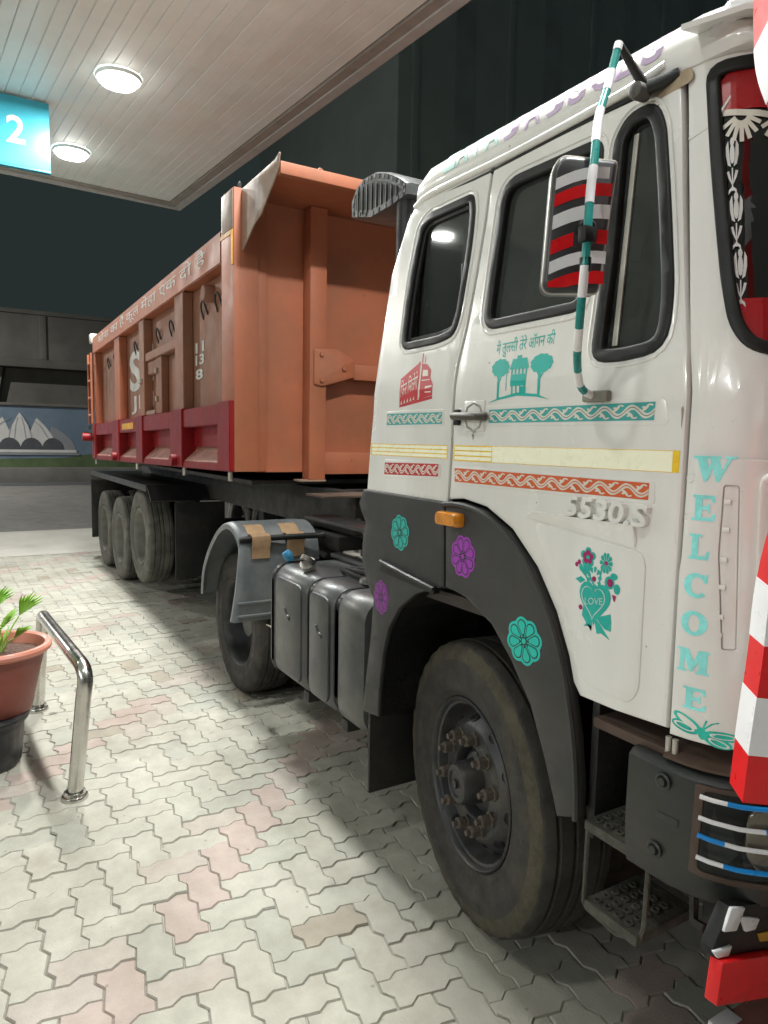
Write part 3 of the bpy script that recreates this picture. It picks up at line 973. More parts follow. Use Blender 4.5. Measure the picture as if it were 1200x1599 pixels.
# lower corner shell standing proud, with the upright grille recess
gs = roundpoly([(0.088, 1.60), (0.118, 1.60), (0.132, 1.245), (0.105, 1.243), (0.086, 1.45)], 0.006)
shell = roundpoly([(0.030, 1.66), (0.165, 1.655), (SMAX - 0.05, 1.65), (SMAX - 0.05, 1.03), (0.006, 1.024), (0.004, 1.4)], [0.01, 0.03, 0.01, 0.01, 0.01, 0.01])
cs = panel('corner_shell', [shell, gs], lambda s, z, w: corner(s, z, w + 0.008), WHITE, trk, 0.007, 0.003, 0.022, 0.1, smooth=40)
panel('grille_recess', [offset(gs, -0.002)], lambda s, z, w: corner(s, z, w + 0.003), WHITE, cs, 0.002, 0, 0.02, 0.1)
for z in (1.56, 1.50, 1.435, 1.375, 1.31, 1.27):
    panel('grille_bar', [[(0.0895, z), (0.104, z), (0.104, z + 0.010), (0.0895, z + 0.010)]], lambda s, z_, w: corner(s, z_, w + 0.0075), WHITE, cs, 0.004, 0.0008, 0.02)
fr = roundpoly([(0.150, 1.63), (0.30, 1.63), (0.30, 1.30), (0.19, 1.30), (0.155, 1.40)], 0.03)
panel('front_bulge', [fr], lambda s, z, w: corner(s, z, w + 0.022), WHITE, cs, 0.018, 0.008, 0.025, 0.1, smooth=50)
for z in (1.612, 1.523, 1.425, 1.293):
    bm = bmesh.new()
    lathe(bm, [(0.0001, 0.0008), (0.006, 0.0008), (0.008, 0.0004), (0.0095, 0.0016), (0.011, 0.0)], 14)
    o = done('screw_cap', bm, WHITE, trk)
    o.location = corner(0.014, z, 0.0002)
bead([(0.006, 2.37), (0.06, 2.385), (0.2, 2.60)], 0.004, corner, WHITE, trk, 'roof_seam')

# --- roof
prof = [(1.452, 2.535), (1.444, 2.555), (1.440, 2.58), (1.444, 2.61), (1.466, 2.643), (1.515, 2.678), (1.62, 2.718), (1.85, 2.755), (2.48, 2.775)]
prof = prof + [(4.96 - y, z) for y, z in prof[-2::-1]]
bm = bmesh.new()
secs = []
for (x, sc, dz, ins) in ((-2.23, 0.45, 0.0, 0.02), (-2.205, 0.75, 0.0, 0.006), (-2.15, 0.97, 0.0, 0), (-2.0, 1.0, 0, 0), (-1.6, 1.0, 0, 0), (-1.3, 1.0, 0.002, 0), (-1.12, 1.0, 0.006, 0), (-1.05, 0.93, 0.012, 0), (-1.0, 0.75, 0.018, 0.004), (-0.965, 0.45, 0.02, 0.012), (-0.945, 0.12, 0.02, 0.03)):
    secs.append([(x, 2.48 + (y - 2.48) * (1 - ins), 2.535 + (z - 2.535) * sc + dz * 0) for y, z in prof])
loft(bm, secs)
roof = done('roof', bm, WHITE, trk, 45)
tubo('gutter', smoothpath([(-2.22, 1.452, 2.525), (-2.1, 1.446, 2.543), (-1.7, 1.444, 2.538), (-1.3, 1.444, 2.548), (-1.16, 1.448, 2.566)], 5), 0.012, WHITE, roof, 8)
tubo('drip_strip', [(-2.16, 1.454, 2.520), (-1.8, 1.452, 2.519), (-1.17, 1.452, 2.533)], 0.008, RUBBER, roof, 6)
# sun visor over the windscreen
bm = bmesh.new()
secs = []
for t in range(0, 12):
    s = 0.04 + t * 0.085
    a = corner(s, 2.60, -0.005)
    b = corner(s, 2.57, 0.10)
    secs.append([tuple(a), tuple(b), tuple(b + Vector((0, 0, 0.012))), tuple(a + Vector((0, 0, 0.03)))])
loft(bm, secs)
done('sun_visor', bm, WHITE, trk, 40)
boxo('roof_bridge', (-1.17, -0.98, 1.46, 1.60, 2.535, 2.60), WHITE, trk, 0.02)
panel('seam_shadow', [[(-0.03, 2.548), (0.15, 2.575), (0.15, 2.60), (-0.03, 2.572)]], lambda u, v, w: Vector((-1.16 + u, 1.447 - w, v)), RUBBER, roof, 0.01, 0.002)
# marker lamp at the corner
o = boxo('marker_lamp', (-0.03, 0.03, -0.012, 0.012, -0.03, 0.03), RUBBER, trk, 0.01)
o.location = corner(0.17, 2.555, 0.02)
bm = bmesh.new()
rp = random.Random(4)
tube(bm, [corner(0.07, 2.575, 0.03), corner(0.11, 2.60, 0.05), corner(0.15, 2.615, 0.055), corner(0.2, 2.63, 0.05)], 0.02, 8, radii=[0.012, 0.022, 0.02, 0.026])
for v in bm.verts:
    v.co += Vector((rp.gauss(0, 0.004), rp.gauss(0, 0.004), rp.gauss(0, 0.004)))
done('plastic_wrap', bm, mat('crumpled_white_plastic', (0.72, 0.74, 0.76), 0.25, var=0.1), trk, 15)

# --- far side, back wall, floor and interior of the cab
FY = 4.96 - YS
bm = bmesh.new()
bp = [(-2.40, 1.0)] + [(x + 0.006, z) for x, z in rear] + [(-2.18, 2.53), (-2.25, 2.46), (-2.31, 2.29), (-2.345, 1.98), (-2.37, 1.6), (-2.37, 1.0)]
loft(bm, [[(x, y, z) for x, z in bp] for y in (YS + 0.11, FY - 0.11)])
done('cab_back', bm, WHITE, trk, 40)
bm = fill([[(-2.40, 1.2), (-2.36, 2.2), (-2.2, 2.54), (-1.12, 2.54), (-1.0, 1.85), (-1.0, 1.03), (-2.0, 1.03)], dw, rw[::1]], 0.025, 0.0, None)
for v in bm.verts:
    v.co = Vector((v.co.x, FY - max(0, v.co.y - 1.85) * 0.1 + v.co.z, v.co.y))
done('cab_side', bm, WHITE, trk)
boxo('cab_floor', (-2.35, -0.82, YS + 0.06, FY - 0.06, 1.12, 1.16), INTERIOR, trk)
boxo('cab_lining', (-2.20, -2.18, YS + 0.12, FY - 0.12, 1.17, 2.44), INTERIOR, trk)
boxo('headlining', (-2.3, -1.1, YS + 0.10, FY - 0.10, 2.50, 2.528), INTERIOR, trk)
for y in (YS + 0.25, FY - 0.75):
    st = boxo('seat', (-1.86, -1.36, y, y + 0.5, 1.40, 1.58), SEATM, trk, 0.05)
    bm = bmesh.new()
    hexa(bm, [(-1.92, y, 1.5), (-1.8, y, 1.5), (-1.8, y + .5, 1.5), (-1.92, y + .5, 1.5), (-2.04, y + .04, 2.22), (-1.95, y + .04, 2.22), (-1.95, y + .46, 2.22), (-2.04, y + .46, 2.22)])
    bmesh.ops.bevel(bm, geom=bm.edges[:], offset=0.035, segments=2, affect='EDGES')
    done('backrest', bm, SEATM, st)
boxo('dashboard', (-1.12, -0.86, YS + 0.12, FY - 0.12, 1.5, 1.80), INTERIOR, trk, 0.06)
tubo('steering_wheel', [(-1.27 + 0.09 * math.sin(a), YS + 0.52 + 0.20 * math.cos(a), 1.80 + 0.19 * math.sin(a)) for a in [2 * PI * k / 24 for k in range(25)]], 0.014, RUBBER, trk, 8)

# ------------------------------------------------------------------ stickers on the cab
def rect(u0, v0, u1, v1):
    return [(u0, v0), (u1, v0), (u1, v1), (u0, v1)]
# three line reflective tape along the side
def tape(parent, u0, u1, v0, v1, mt0, mt1, name):
    h = v1 - v0
    sticker(name, [(multi([rect(u0, v0, u1, v1)]), mt0),
                   (multi([rect(u0 + 0.008, v0 + h * a, u1 - 0.004, v0 + h * b) for a, b in ((0.06, 0.30), (0.38, 0.62), (0.70, 0.94))]), mt1)],
            side, parent)
tape(trk, -2.393, -1.888, 1.626, 1.670, YELLOWTAPE, PALEYELLOW, 'reflective_tape')
sticker('reflective_tape', [(multi([rect(-1.855, 1.621, -1.012, 1.671)]), YELLOWTAPE), (multi([rect(-1.66, 1.6225, -1.030, 1.6695)]), PALEYELLOW),
        (multi([rect(-1.848, 1.621 + 0.05 * a, -1.662, 1.621 + 0.05 * b) for a, b in ((0.08, 0.30), (0.38, 0.62), (0.70, 0.92))]), PALEYELLOW)], side, door)

def wave_band(parent, q, n, mt):
    """q = four corners (bottom left, bottom right, top right, top left)"""
    def loc(a, b):
        x = (1 - b) * ((1 - a) * q[0][0] + a * q[1][0]) + b * ((1 - a) * q[3][0] + a * q[2][0])
        y = (1 - b) * ((1 - a) * q[0][1] + a * q[1][1]) + b * ((1 - a) * q[3][1] + a * q[2][1])
        return (x, y)
    base = [loc(0, 0), loc(1, 0), loc(1, 1), loc(0, 1)]
    mid, lin, hooks = [], [], []
    N = n * 14
    def wav(t):
        return 0.5 + 0.25 * math.sin(2 * PI * t)
    top, bot, l1, l2 = [], [], [], []
    for k in range(N + 1):
        a = k / N
        t = a * n
        th = 0.135 + 0.05 * math.sin(2 * PI * t + 1.2) ** 2
        y = wav(t)
        top.append(loc(a, min(0.96, y + th)))
        bot.append(loc(a, max(0.04, y - th)))
        l1.append(loc(a, y + 0.03))
        l2.append(loc(a, y - 0.03))
    crest = [(0.0, 0.02), (0.10, 0.05), (0.20, 0.14), (0.27, 0.26), (0.30, 0.38), (0.38, 0.33), (0.44, 0.36), (0.40, 0.43), (0.30, 0.455), (0.22, 0.40), (0.18, 0.30), (0.10, 0.34), (0.03, 0.28), (0.09, 0.24), (0.08, 0.16), (-0.04, 0.10)]
    for j in range(n):
        for sg_, t0 in ((1, 0.52), (-1, 0.02)):
            pl = []
            for dx, dy in crest:
                t = j + t0 + dx
                yy = 0.5 + sg_ * (dy * 1.05) - sg_ * 0.06
                pl.append(loc(min(0.995, max(0.005, t / n)), min(0.95, max(0.05, yy))))
            hooks.append(pl)
    return sticker('patterned_band', [(multi([base]), mt), (multi([top + bot[::-1]]), CREAM), (multi(hooks), CREAM), (multi([l1 + l2[::-1]]), DARKTEAL if mt is TEALBAND or mt is TEAL else mt)], side, parent, w0=0.0018)
wave_band(trk, [(-2.276, 1.7395), (-1.922, 1.7405), (-1.923, 1.7795), (-2.272, 1.7815)], 5, TEALBAND)
wave_band(door, [(-1.680, 1.7405), (-1.085, 1.7395), (-1.083, 1.782), (-1.680, 1.780)], 7, TEALBAND)
wave_band(trk, [(-2.287, 1.555), (-1.937, 1.565), (-1.936, 1.607), (-2.284, 1.600)], 5, CRIMSON)
wave_band(door, [(-1.843, 1.553), (-1.089, 1.554), (-1.088, 1.594), (-1.845, 1.597)], 9, ORBAND)

# script line and house between two trees
sticker('script_lettering', [(text_bm('मै तुलसी तेरे ऑगन की', (-1.668, 1.932, -1.426, 1.985), bold=0.006, slope=0.006), TEAL)], side, door)
hs = []
def tree_shape(cx, b, h, w):
    hs.append(strip([(cx - 0.004, b), (cx - 0.003, b + h * 0.6)], 0.010))
    hs.append(strip([(cx, b + h * 0.42), (cx - w * 0.22, b + h * 0.66)], 0.005))
    hs.append(strip([(cx, b + h * 0.42), (cx + w * 0.22, b + h * 0.66)], 0.005))
    r_ = random.Random(int(cx * 1000))
    for k in range(11):
        a = 2 * PI * k / 11
        hs.append(circle(cx + w * 0.33 * math.cos(a), b + h * 0.76 + h * 0.15 * math.sin(a), w * (0.13 + 0.05 * r_.random()), h * 0.085, 8))
    hs.append(circle(cx, b + h * 0.76, w * 0.36, h * 0.17, 14))
tree_shape(-1.640, 1.812, 0.118, 0.082)
tree_shape(-1.468, 1.812, 0.118, 0.092)
hs.append([(-1.690, 1.800), (-1.64, 1.814), (-1.56, 1.826), (-1.48, 1.818), (-1.425, 1.800), (-1.48, 1.811), (-1.56, 1.817), (-1.64, 1.808)])
for x in (-1.585, -1.568, -1.551, -1.534):
    hs.append(rect(x, 1.822, x + 0.006, 1.848))
hs.append(rect(-1.590, 1.845, -1.524, 1.878))
hs.append(rect(-1.546, 1.822, -1.524, 1.842))
for x in (-1.59, -1.575, -1.560, -1.545, -1.530):
    hs.append(rect(x, 1.8785, x + 0.007, 1.894))
hs.append([(-1.598, 1.893), (-1.517, 1.893), (-1.528, 1.923), (-1.588, 1.923)])
hs.append(rect(-1.57, 1.9235, -1.55, 1.932))
hs.append(strip([(-1.608, 1.834), (-1.608, 1.885), (-1.598, 1.888)], 0.003))
sticker('house_and_trees_sticker', [(multi(hs), TEAL)], side, door)

# lorry picture with a script farewell
A = [(-2.190, 1.808), (-2.100, 1.820), (-2.100, 1.960), (-2.190, 1.897)]
A = [(-2.192, 1.812), (-2.074, 1.826), (-2.072, 1.958), (-2.192, 1.905)]
cab = [(-2.066, 1.826), (-1.985, 1.838), (-1.985, 1.875), (-2.003, 1.898), (-2.004, 1.925), (-2.03, 1.945), (-2.066, 1.950)]
lor = [(multi([A, cab, rect(-2.064, 1.951, -2.058, 1.985), rect(-2.046, 1.951, -2.042, 1.972), [(-2.192, 1.802), (-1.985, 1.826), (-1.985, 1.836), (-2.192, 1.811)]]), CRIMSON),
       (multi([rect(-2.069, 1.835, -2.062, 1.945), [(-2.052, 1.905), (-2.018, 1.905), (-2.022, 1.925), (-2.052, 1.928)], [(-2.03, 1.862), (-1.99, 1.866), (-1.99, 1.872), (-2.03, 1.870)],
               rect(-2.055, 1.89, -2.005, 1.893), rect(-2.03, 1.848, -1.993, 1.852)]), CREAM),
       (text_bm('िफर िमलेगे', (-2.186, 1.836, -2.080, 1.898), bold=0.0, slope=0.030), CREAM),
       (multi([[(-2.183 + k * 0.020, 1.814 + k * 0.003), (-2.172 + k * 0.020, 1.815 + k * 0.003), (-2.176 + k * 0.020, 1.828 + k * 0.003)] for k in range(5)]), CREAM)]
sticker('lorry_sticker', lor, side, trk)

# daisies on the black mudguard
def daisy(cu, cv, ru, rv, mt, parent, fn, rot=0.0):
    def sc(pl):
        return [(cu + x * ru, cv + y * rv) for x, y in pl]
    sca = []
    for k in range(8):
        a = rot + 2 * PI * k / 8
        for j in range(-3, 4):
            b = a + j * (PI / 8) / 3.2
            sca.append(((0.90 + 0.11 * math.cos(j / 3 * PI / 2)) * math.cos(b), (0.90 + 0.11 * math.cos(j / 3 * PI / 2)) * math.sin(b)))
    pd = [sc(petal(0, 0, rot + 2 * PI * k / 8, 0.22, 0.90, 0.245, 7)) for k in range(8)]
    pl = [sc(petal(0, 0, rot + 2 * PI * k / 8, 0.28, 0.845, 0.195, 7)) for k in range(8)]
    st = []
    for k in range(16):
        r_ = 0.25 if k % 2 == 0 else 0.16
        st.append((r_ * math.cos(PI * k / 8 + rot), r_ * math.sin(PI * k / 8 + rot)))
    return sticker('daisy_sticker', [(multi([sc(sca)]), mt), (multi(pd), DARKLINE), (multi(pl), mt), (multi([sc(st)]), DARKLINE), (multi([sc(circle(0, 0, 0.12, n=10))]), mt)], fn, parent)

# bouquet with a heart
B0 = (-1.316, 1.195, -1.150, 1.415)
def bq(x, y):                           # unit square of the sticker picture
    return (B0[0] + x * (B0[2] - B0[0]), B0[1] + y * (B0[3] - B0[1]))
def bqs(pl):
    return [bq(*p) for p in pl]
def heart(cx, cy, s, n=28):
    out = []
    for k in range(n):
        t = 2 * PI * k / n
        out.append((cx + s * 0.0315 * 16 * math.sin(t) ** 3, cy + s * 0.0285 * (13 * math.cos(t) - 5 * math.cos(2 * t) - 2 * math.cos(3 * t) - math.cos(4 * t))))
    return out
L1, L2, L3, L4 = [], [], [], []
for p in ([(0.50, 0.56), (0.36, 0.70), (0.30, 0.80)], [(0.46, 0.52), (0.28, 0.70), (0.24, 0.75)], [(0.55, 0.52), (0.60, 0.76), (0.65, 0.86)], [(0.48, 0.5), (0.48, 0.6)], [(0.68, 0.5), (0.70, 0.62)]):
    L1.append(bqs(strip(p, 0.03)))
for k in range(5):
    a = 2 * PI * k / 5 + 0.3
    L1.append(bqs(circle(0.33 + 0.095 * math.cos(a), 0.90 + 0.07 * math.sin(a), 0.062, 0.05, 10)))
    L2.append(bqs(circle(0.33 + 0.065 * math.cos(a), 0.90 + 0.048 * math.sin(a), 0.048, 0.038, 10)))
L3.append(bqs(circle(0.33, 0.90, 0.035, 0.026, 10)))
for k in range(10):
    a = 2 * PI * k / 10
    L1.append(bqs(petal(0.69, 0.87, a, 0.03, 0.125, 0.027, 5)))
    if True:
        L1.append(bqs(petal(0.47, 0.66, a + 0.2, 0.075, 0.15, 0.031, 5)))
L2 += [bqs(circle(0.69, 0.87, 0.034, 0.026, 10)), bqs(circle(0.47, 0.66, 0.04, 0.032, 10)), bqs(circle(0.105, 0.79, 0.035, 0.03, 8)), bqs(circle(0.155, 0.825, 0.035, 0.03, 8)),
       bqs(circle(0.225, 0.29, 0.042, 0.032, 8)), bqs([(0.83, 0.53), (0.91, 0.52), (0.885, 0.45), (0.86, 0.46)]), bqs(circle(0.78, 0.655, 0.058, 0.048, 12))]
for a in (1.0, 1.7, 2.4):
    L1.append(bqs(petal(0.29, 0.68, a, 0.0, 0.17, 0.04, 4)))
L1.append(bqs([(0.09, 0.615), (0.2, 0.66), (0.30, 0.625), (0.2, 0.575)]))
L1 += [bqs(circle(0.77, 0.655, 0.095, 0.075, 14)), bqs(circle(0.85, 0.735, 0.07, 0.04, 12)), bqs(circle(0.915, 0.60, 0.06, 0.06, 12)), bqs(circle(0.69, 0.575, 0.05, 0.04, 10))]
L1.append(bqs(heart(0.50, 0.405, 0.62)))
L1 += [bqs([(0.48, 0.22), (0.28, 0.32), (0.26, 0.20), (0.36, 0.12), (0.3, 0.075), (0.47, 0.10), (0.46, 0.04)]), bqs([(0.50, 0.22), (0.57, 0.03), (0.66, 0.05), (0.83, 0.0), (0.62, 0.16)]),
       bqs([(0.55, 0.22), (0.82, 0.30), (0.84, 0.22), (0.84, 0.10), (0.72, 0.11), (0.6, 0.18)])]
for k in range(5):
    L1.append(bqs(circle(0.30 + 0.4 * k / 4, 0.20 + 0.08 * abs(k - 2), 0.05, 0.04, 8)))
hp = heart(0.47, 0.40, 0.48)
hq = heart(0.47, 0.405, 0.435)
bou = [(multi(L1), TEAL), (multi(L2), MAGENTA), (multi(L3), TEAL), ([bqs(hp), bqs(hq)], PALET),
       (text_bm('LOVE', bq(0.31, 0.335) + bq(0.66, 0.42), bold=0.01, slope=0.010), PALET),
       (multi([bqs(circle(0.78, 0.655, 0.05, 0.04, 12)), bqs(circle(0.47, 0.66, 0.036, 0.028, 10))]), MAGENTA)]
sticker('bouquet_sticker', bou, lambda u, v, w: side(u, v, w + 0.003), door)

# raised model badge
bm = text_bm('5530.S', (-1.337, 1.494, -1.079, 1.548), bold=0.016, extrude=0.05, bevel=0.008)
for v in bm.verts:
    q = v.co
    v.co = side(q.x + (q.y - 1.52) * 0.16, q.y - 0.006 * (q.x + 1.337) / 0.258, q.z * 0.20 + 0.006)
done('model_badge', bm, WHITE, door, 30)

# WELCOME in slab letters down the corner
def slab(ch):
    T, Sf = 0.26, 0.10
    R = lambda a, b, c, d: [(a, b), (c, b), (c, d), (a, d)]
    if ch == 'E':
        return [R(.12, 0, .42, 1), R(0, 0, .5, .10), R(0, .90, .5, 1), [(.4, 0), (.92, 0), (.98, .30), (.86, .30), (.78, .14), (.4, .14)], [(.4, 1), (.90, 1), (.95, .72), (.84, .72), (.76, .86), (.4, .86)],
                [(.4, .43), (.62, .43), (.66, .33), (.74, .33), (.74, .69), (.66, .69), (.62, .58), (.4, .58)]]
    if ch == 'L':
        return [R(.14, 0, .46, 1), R(0, .90, .62, 1), R(0, 0, .5, .10), [(.4, 0), (.94, 0), (1.0, .36), (.88, .36), (.78, .15), (.4, .15)]]
    if ch == 'C':
        o, i = [], []
        for k in range(19):
            a = math.radians(42 + 276 * k / 18)
            o.append((.52 + .52 * math.cos(a), .5 + .52 * math.sin(a)))
            i.append((.56 + .26 * math.cos(a), .5 + .36 * math.sin(a)))
        return [o + i[::-1], [(.80, .64), (.94, .64), (.97, 1.0), (.86, 1.0), (.76, .82)]]
    if ch == 'O':
        o = [(.5 + .52 * math.cos(2 * PI * k / 24), .5 + .52 * math.sin(2 * PI * k / 24)) for k in range(25)]
        i = [(.5 + .22 * math.cos(2 * PI * k / 24 - .0), .5 + .36 * math.sin(2 * PI * k / 24)) for k in range(25)]
        return [o[:13] + i[:13][::-1], o[12:] + i[12:][::-1]]
    if ch == 'M':
        return [R(.06, 0, .22, 1), R(.72, 0, .98, 1), R(-.03, 0, .32, .10), R(.62, 0, 1.06, .10), R(-.03, .90, .25, 1), R(.75, .90, 1.06, 1), [(.08, 1), (.36, 1), (.58, .42), (.50, .05), (.42, .05)],
                [(.92, 1), (.70, 1), (.44, .10), (.52, .05)]]
    if ch == 'W':
        return [[(.04, 1), (.30, 1), (.46, .30), (.36, 0), (.28, 0)], [(.28, 0), (.36, 0), (.58, .86), (.50, .98)], [(.40, 1), (.64, 1), (.76, .34), (.68, 0), (.60, 0)], [(.60, 0), (.68, 0), (.98, 1), (.90, 1)],
                R(-.04, .90, .38, 1), R(.36, .90, .70, 1), R(.80, .90, 1.08, 1)]
LT = [('W', 0.026, 0.104, 1.606, 1.661), ('E', 0.027, 0.078, 1.520, 1.576), ('L', 0.024, 0.070, 1.434, 1.490), ('C', 0.018, 0.072, 1.349, 1.403), ('O', 0.018, 0.074, 1.264, 1.318),
      ('M', 0.016, 0.080, 1.179, 1.232), ('E', 0.032, 0.084, 1.096, 1.146)]
for ch, u0, u1, v0, v1 in LT:
    bm = multi([[(u0 + x * (u1 - u0), v0 + y * (v1 - v0)) for x, y in pl] for pl in slab(ch)])
    sticker('foil_letter', [(bm, CYAN)], lambda u, v, w: corner(u, v, w + 0.008), cs, cell=0.012)
def bf(pl):
    return [(0.078 + x * 0.064, 1.049 + y * 0.031 - x * 0.006) for x, y in pl]
def wing(ax, ay, ang, l, w):
    return [(ax + math.cos(ang) * l * (0.5 - 0.5 * math.cos(t)) - math.sin(ang) * w * math.sin(t), ay + math.sin(ang) * l * (0.5 - 0.5 * math.cos(t)) + math.cos(ang) * w * math.sin(t)) for t in [2 * PI * k / 20 for k in range(20)]]
wg = [(-.08, .0, 2.35, 1.25, .34), (-.08, -.05, 3.02, 1.0, .42), (.08, 0, .28, 1.15, .34), (.08, -.1, -.55, 0.95, .36)]
wi2 = [wing(a + 0.16 * math.cos(c), b + 0.16 * math.sin(c), c, l * 0.76, w * 0.58) for a, b, c, l, w in wg]
wi3 = [wing(a + 0.24 * math.cos(c), b + 0.24 * math.sin(c), c, l * 0.58, w * 0.40) for a, b, c, l, w in wg[1:]]
sticker('butterfly_sticker', [(multi([bf(wing(*q)) for q in wg] + [bf(circle(0, -.05, .13, .45, 10))] + [bf(strip([(0, .2), (.3, .9), (.5, 1.1)], .06)), bf(strip([(0, .2), (.12, 1.0)], .06))]), TURQ),
                              (multi([bf(q) for q in wi2]), WHITE), (multi([bf(q) for q in wi3]), TURQ)], lambda u, v, w: corner(u, v, w + 0.008), cs, cell=0.012)

# lettering along the roof edge, colours paled to show strong light from above
RP = [(1.440, 2.58), (1.444, 2.61), (1.466, 2.643), (1.515, 2.678), (1.62, 2.718)]
def roofmap(u, v, w):
    d = 0.002 + v * 0.088
    for (y0, z0), (y1, z1) in zip(RP, RP[1:]):
        l = math.hypot(y1 - y0, z1 - z0)
        if d <= l:
            break
        d -= l
    t = d / l
    ny, nz = -(z1 - z0) / l, (y1 - y0) / l
    return Vector((u, y0 + (y1 - y0) * t + ny * (w + 0.001), z0 + (z1 - z0) * t + nz * (w + 0.001)))
def roofglyph(ch, x):
    bm = text_bm(ch, (x, 0.02, x + 0.064, 0.98), bold=0.02)
    for q in (0.32, 0.36, 0.40, 0.55, 0.70, 0.80):
        bmesh.ops.bisect_plane(bm, geom=bm.verts[:] + bm.edges[:] + bm.faces[:], plane_co=(0, q, 0), plane_no=(0, 1, 0), dist=1e-6)
    return bm
xs = [(-2.04, 'I', PALET), (-1.97, 'A', PALET), (-1.90, 'T', PALET), (-1.82, 'A', PALET), (-1.73, 'J', WASHP), (-1.64, 'A', WASHP), (-1.55, 'J', WASHP), (-1.47, 'S', WASHP), (-1.39, 'C', WASHP), (-1.31, 'L', WASHP), (-1.23, 'S', WASHP)]
for x, ch, mt in xs:
    sticker('roof_letter', [(roofglyph(ch, x), mt)], roofmap, roof, w0=0.0008)

# windscreen decoration
def wsm(u, v, w):
    return corner(u, v, w - 0.0105)
dec = [(multi([[(0.071, 2.412), (SMAX - .1, 2.37), (SMAX - .1, 2.50), (0.09, 2.497), (0.073, 2.48)], [(0.098, 1.995), (SMAX - .1, 1.995), (SMAX - .1, 1.895), (0.16, 1.895), (0.125, 1.915)]]), mat('red_windscreen_film', (0.36, 0.010, 0.014), 0.25, var=0.05))]
lace = [strip([(0.063, 2.412), (0.12, 2.402), (0.20, 2.388), (0.4, 2.375)], 0.014)]
for k in range(7):
    a = -0.3 - k * 0.42
    lace.append(strip([(0.118 + 0.012 * math.cos(a), 2.396 + 0.012 * math.sin(a)), (0.118 + 0.042 * math.cos(a), 2.392 + 0.055 * math.sin(a))], 0.009))
    lace.append(strip([(0.20 + 0.012 * math.cos(a), 2.386 + 0.012 * math.sin(a)), (0.20 + 0.042 * math.cos(a), 2.382 + 0.055 * math.sin(a))], 0.009))
dec.append((multi(lace), CREAM))
tul, gaps = [], []
for (cx, cz) in ((0.098, 2.283), (0.105, 2.160), (0.112, 2.036)):
    def tl(pl):
        return [(cx + x * 0.0135, cz + y * 0.062) for x, y in pl]
    tul += [tl([(-1, .78), (-.62, .98), (-.42, .35), (-.2, .02), (-.7, .1), (-1, .45)]), tl([(1, .78), (.62, .98), (.42, .35), (.2, .02), (.7, .1), (1, .45)]), tl(circle(0, .48, .40, .36, 12)), tl(circle(0, .92, .34, .16, 10)),
            tl([(-.10, -.02), (.10, -.02), (.10, -.85), (-.10, -.85)]), tl([(-.9, -.14), (-.5, -.12), (-.12, -.5), (-.12, -.62), (-.65, -.36)]), tl([(.9, -.14), (.5, -.12), (.12, -.5), (.12, -.62), (.65, -.36)]),
            tl([(-.1, -.7), (-.6, -.8), (-.7, -.98), (-.3, -.86), (-.1, -.82)]), tl([(.1, -.7), (.6, -.8), (.7, -.98), (.3, -.86), (.1, -.82)])]
dec.append((multi(tul), mat('white_windscreen_print', (0.70, 0.69, 0.68), 0.4)))
sticker('windscreen_print', dec, wsm, sl, 0.001, cell=0.012)

# ------------------------------------------------------------------ door hardware
hd = boxo('handle_recess', (-1.80, -1.70, YS - 0.004, YS + 0.01, 1.715, 1.81), WHITE, door, 0.003)
bm = bmesh.new()
lathe(bm, [(0.0001, 0.0), (0.035, 0.001), (0.046, 0.004), (0.050, 0.0)], 8)
o = done('handle_cup', bm, mat('handle_cup_grey', (0.30, 0.29, 0.26), 0.4), door)
o.location = (-1.752, YS - 0.002, 1.760)
tubo('handle', [(-1.835, YS - 0.006, 1.763), (-1.825, YS - 0.028, 1.763), (-1.70, YS - 0.030, 1.760), (-1.688, YS - 0.006, 1.760)], 0.013, mat('dark_handle', (0.07, 0.062, 0.05), 0.45), door, 8)
boxo('lock_plate', (-1.848, -1.818, YS - 0.012, YS - 0.001, 1.735, 1.785), RUBBER, door, 0.004)
# hinge like bracket near the mirror foot
boxo('mirror_bracket', (-1.292, -1.212, YS - 0.022, YS - 0.001, 1.787, 1.815), mat('bracket_grey', (0.21, 0.20, 0.17), 0.5), door, 0.006)

# ------------------------------------------------------------------ mirror on its taped pole
pole = smoothpath([(-1.205, 1.335, 2.600), (-1.198, 1.30, 2.50), (-1.176, 1.25, 2.407), (-1.150, 1.215, 2.30), (-1.143, 1.20, 2.228), (-1.129, 1.18, 2.087), (-1.150, 1.193, 1.960), (-1.198, 1.24, 1.879), (-1.250, 1.31, 1.822), (-1.262, 1.362, 1.803)], 6)
mp = tubo('mirror_pole', pole, 0.0095, GREENTAPE, trk, 10)
# white bands wound round the pole
cum = [0.0]
for a, b in zip(pole, pole[1:]):
    cum.append(cum[-1] + (b - a).length)
def along(t):
    for i in range(len(cum) - 1):
        if t <= cum[i + 1]:
            f = (t - cum[i]) / max(1e-9, cum[i + 1] - cum[i])
            return pole[i].lerp(pole[i + 1], f)
    return pole[-1]
def seg(t0, t1, n=6):
    return [along(t0 + (t1 - t0) * k / n) for k in range(n + 1)]
tot = cum[-1]
for a, b in ((0.0, 0.02), (0.075, 0.135), (0.20, 0.30), (0.365, 0.455), (0.60, 0.67), (0.74, 0.80), (0.87, 0.93), (0.965, 1.0)):
    bm = bmesh.new()
    tube(bm, seg(a * tot, b * tot), 0.0101, 10, cap=False)
    for v in bm.verts:                     # slanted ends
        pass
    done('tape_band', bm, WHITETAPE, mp, 50)
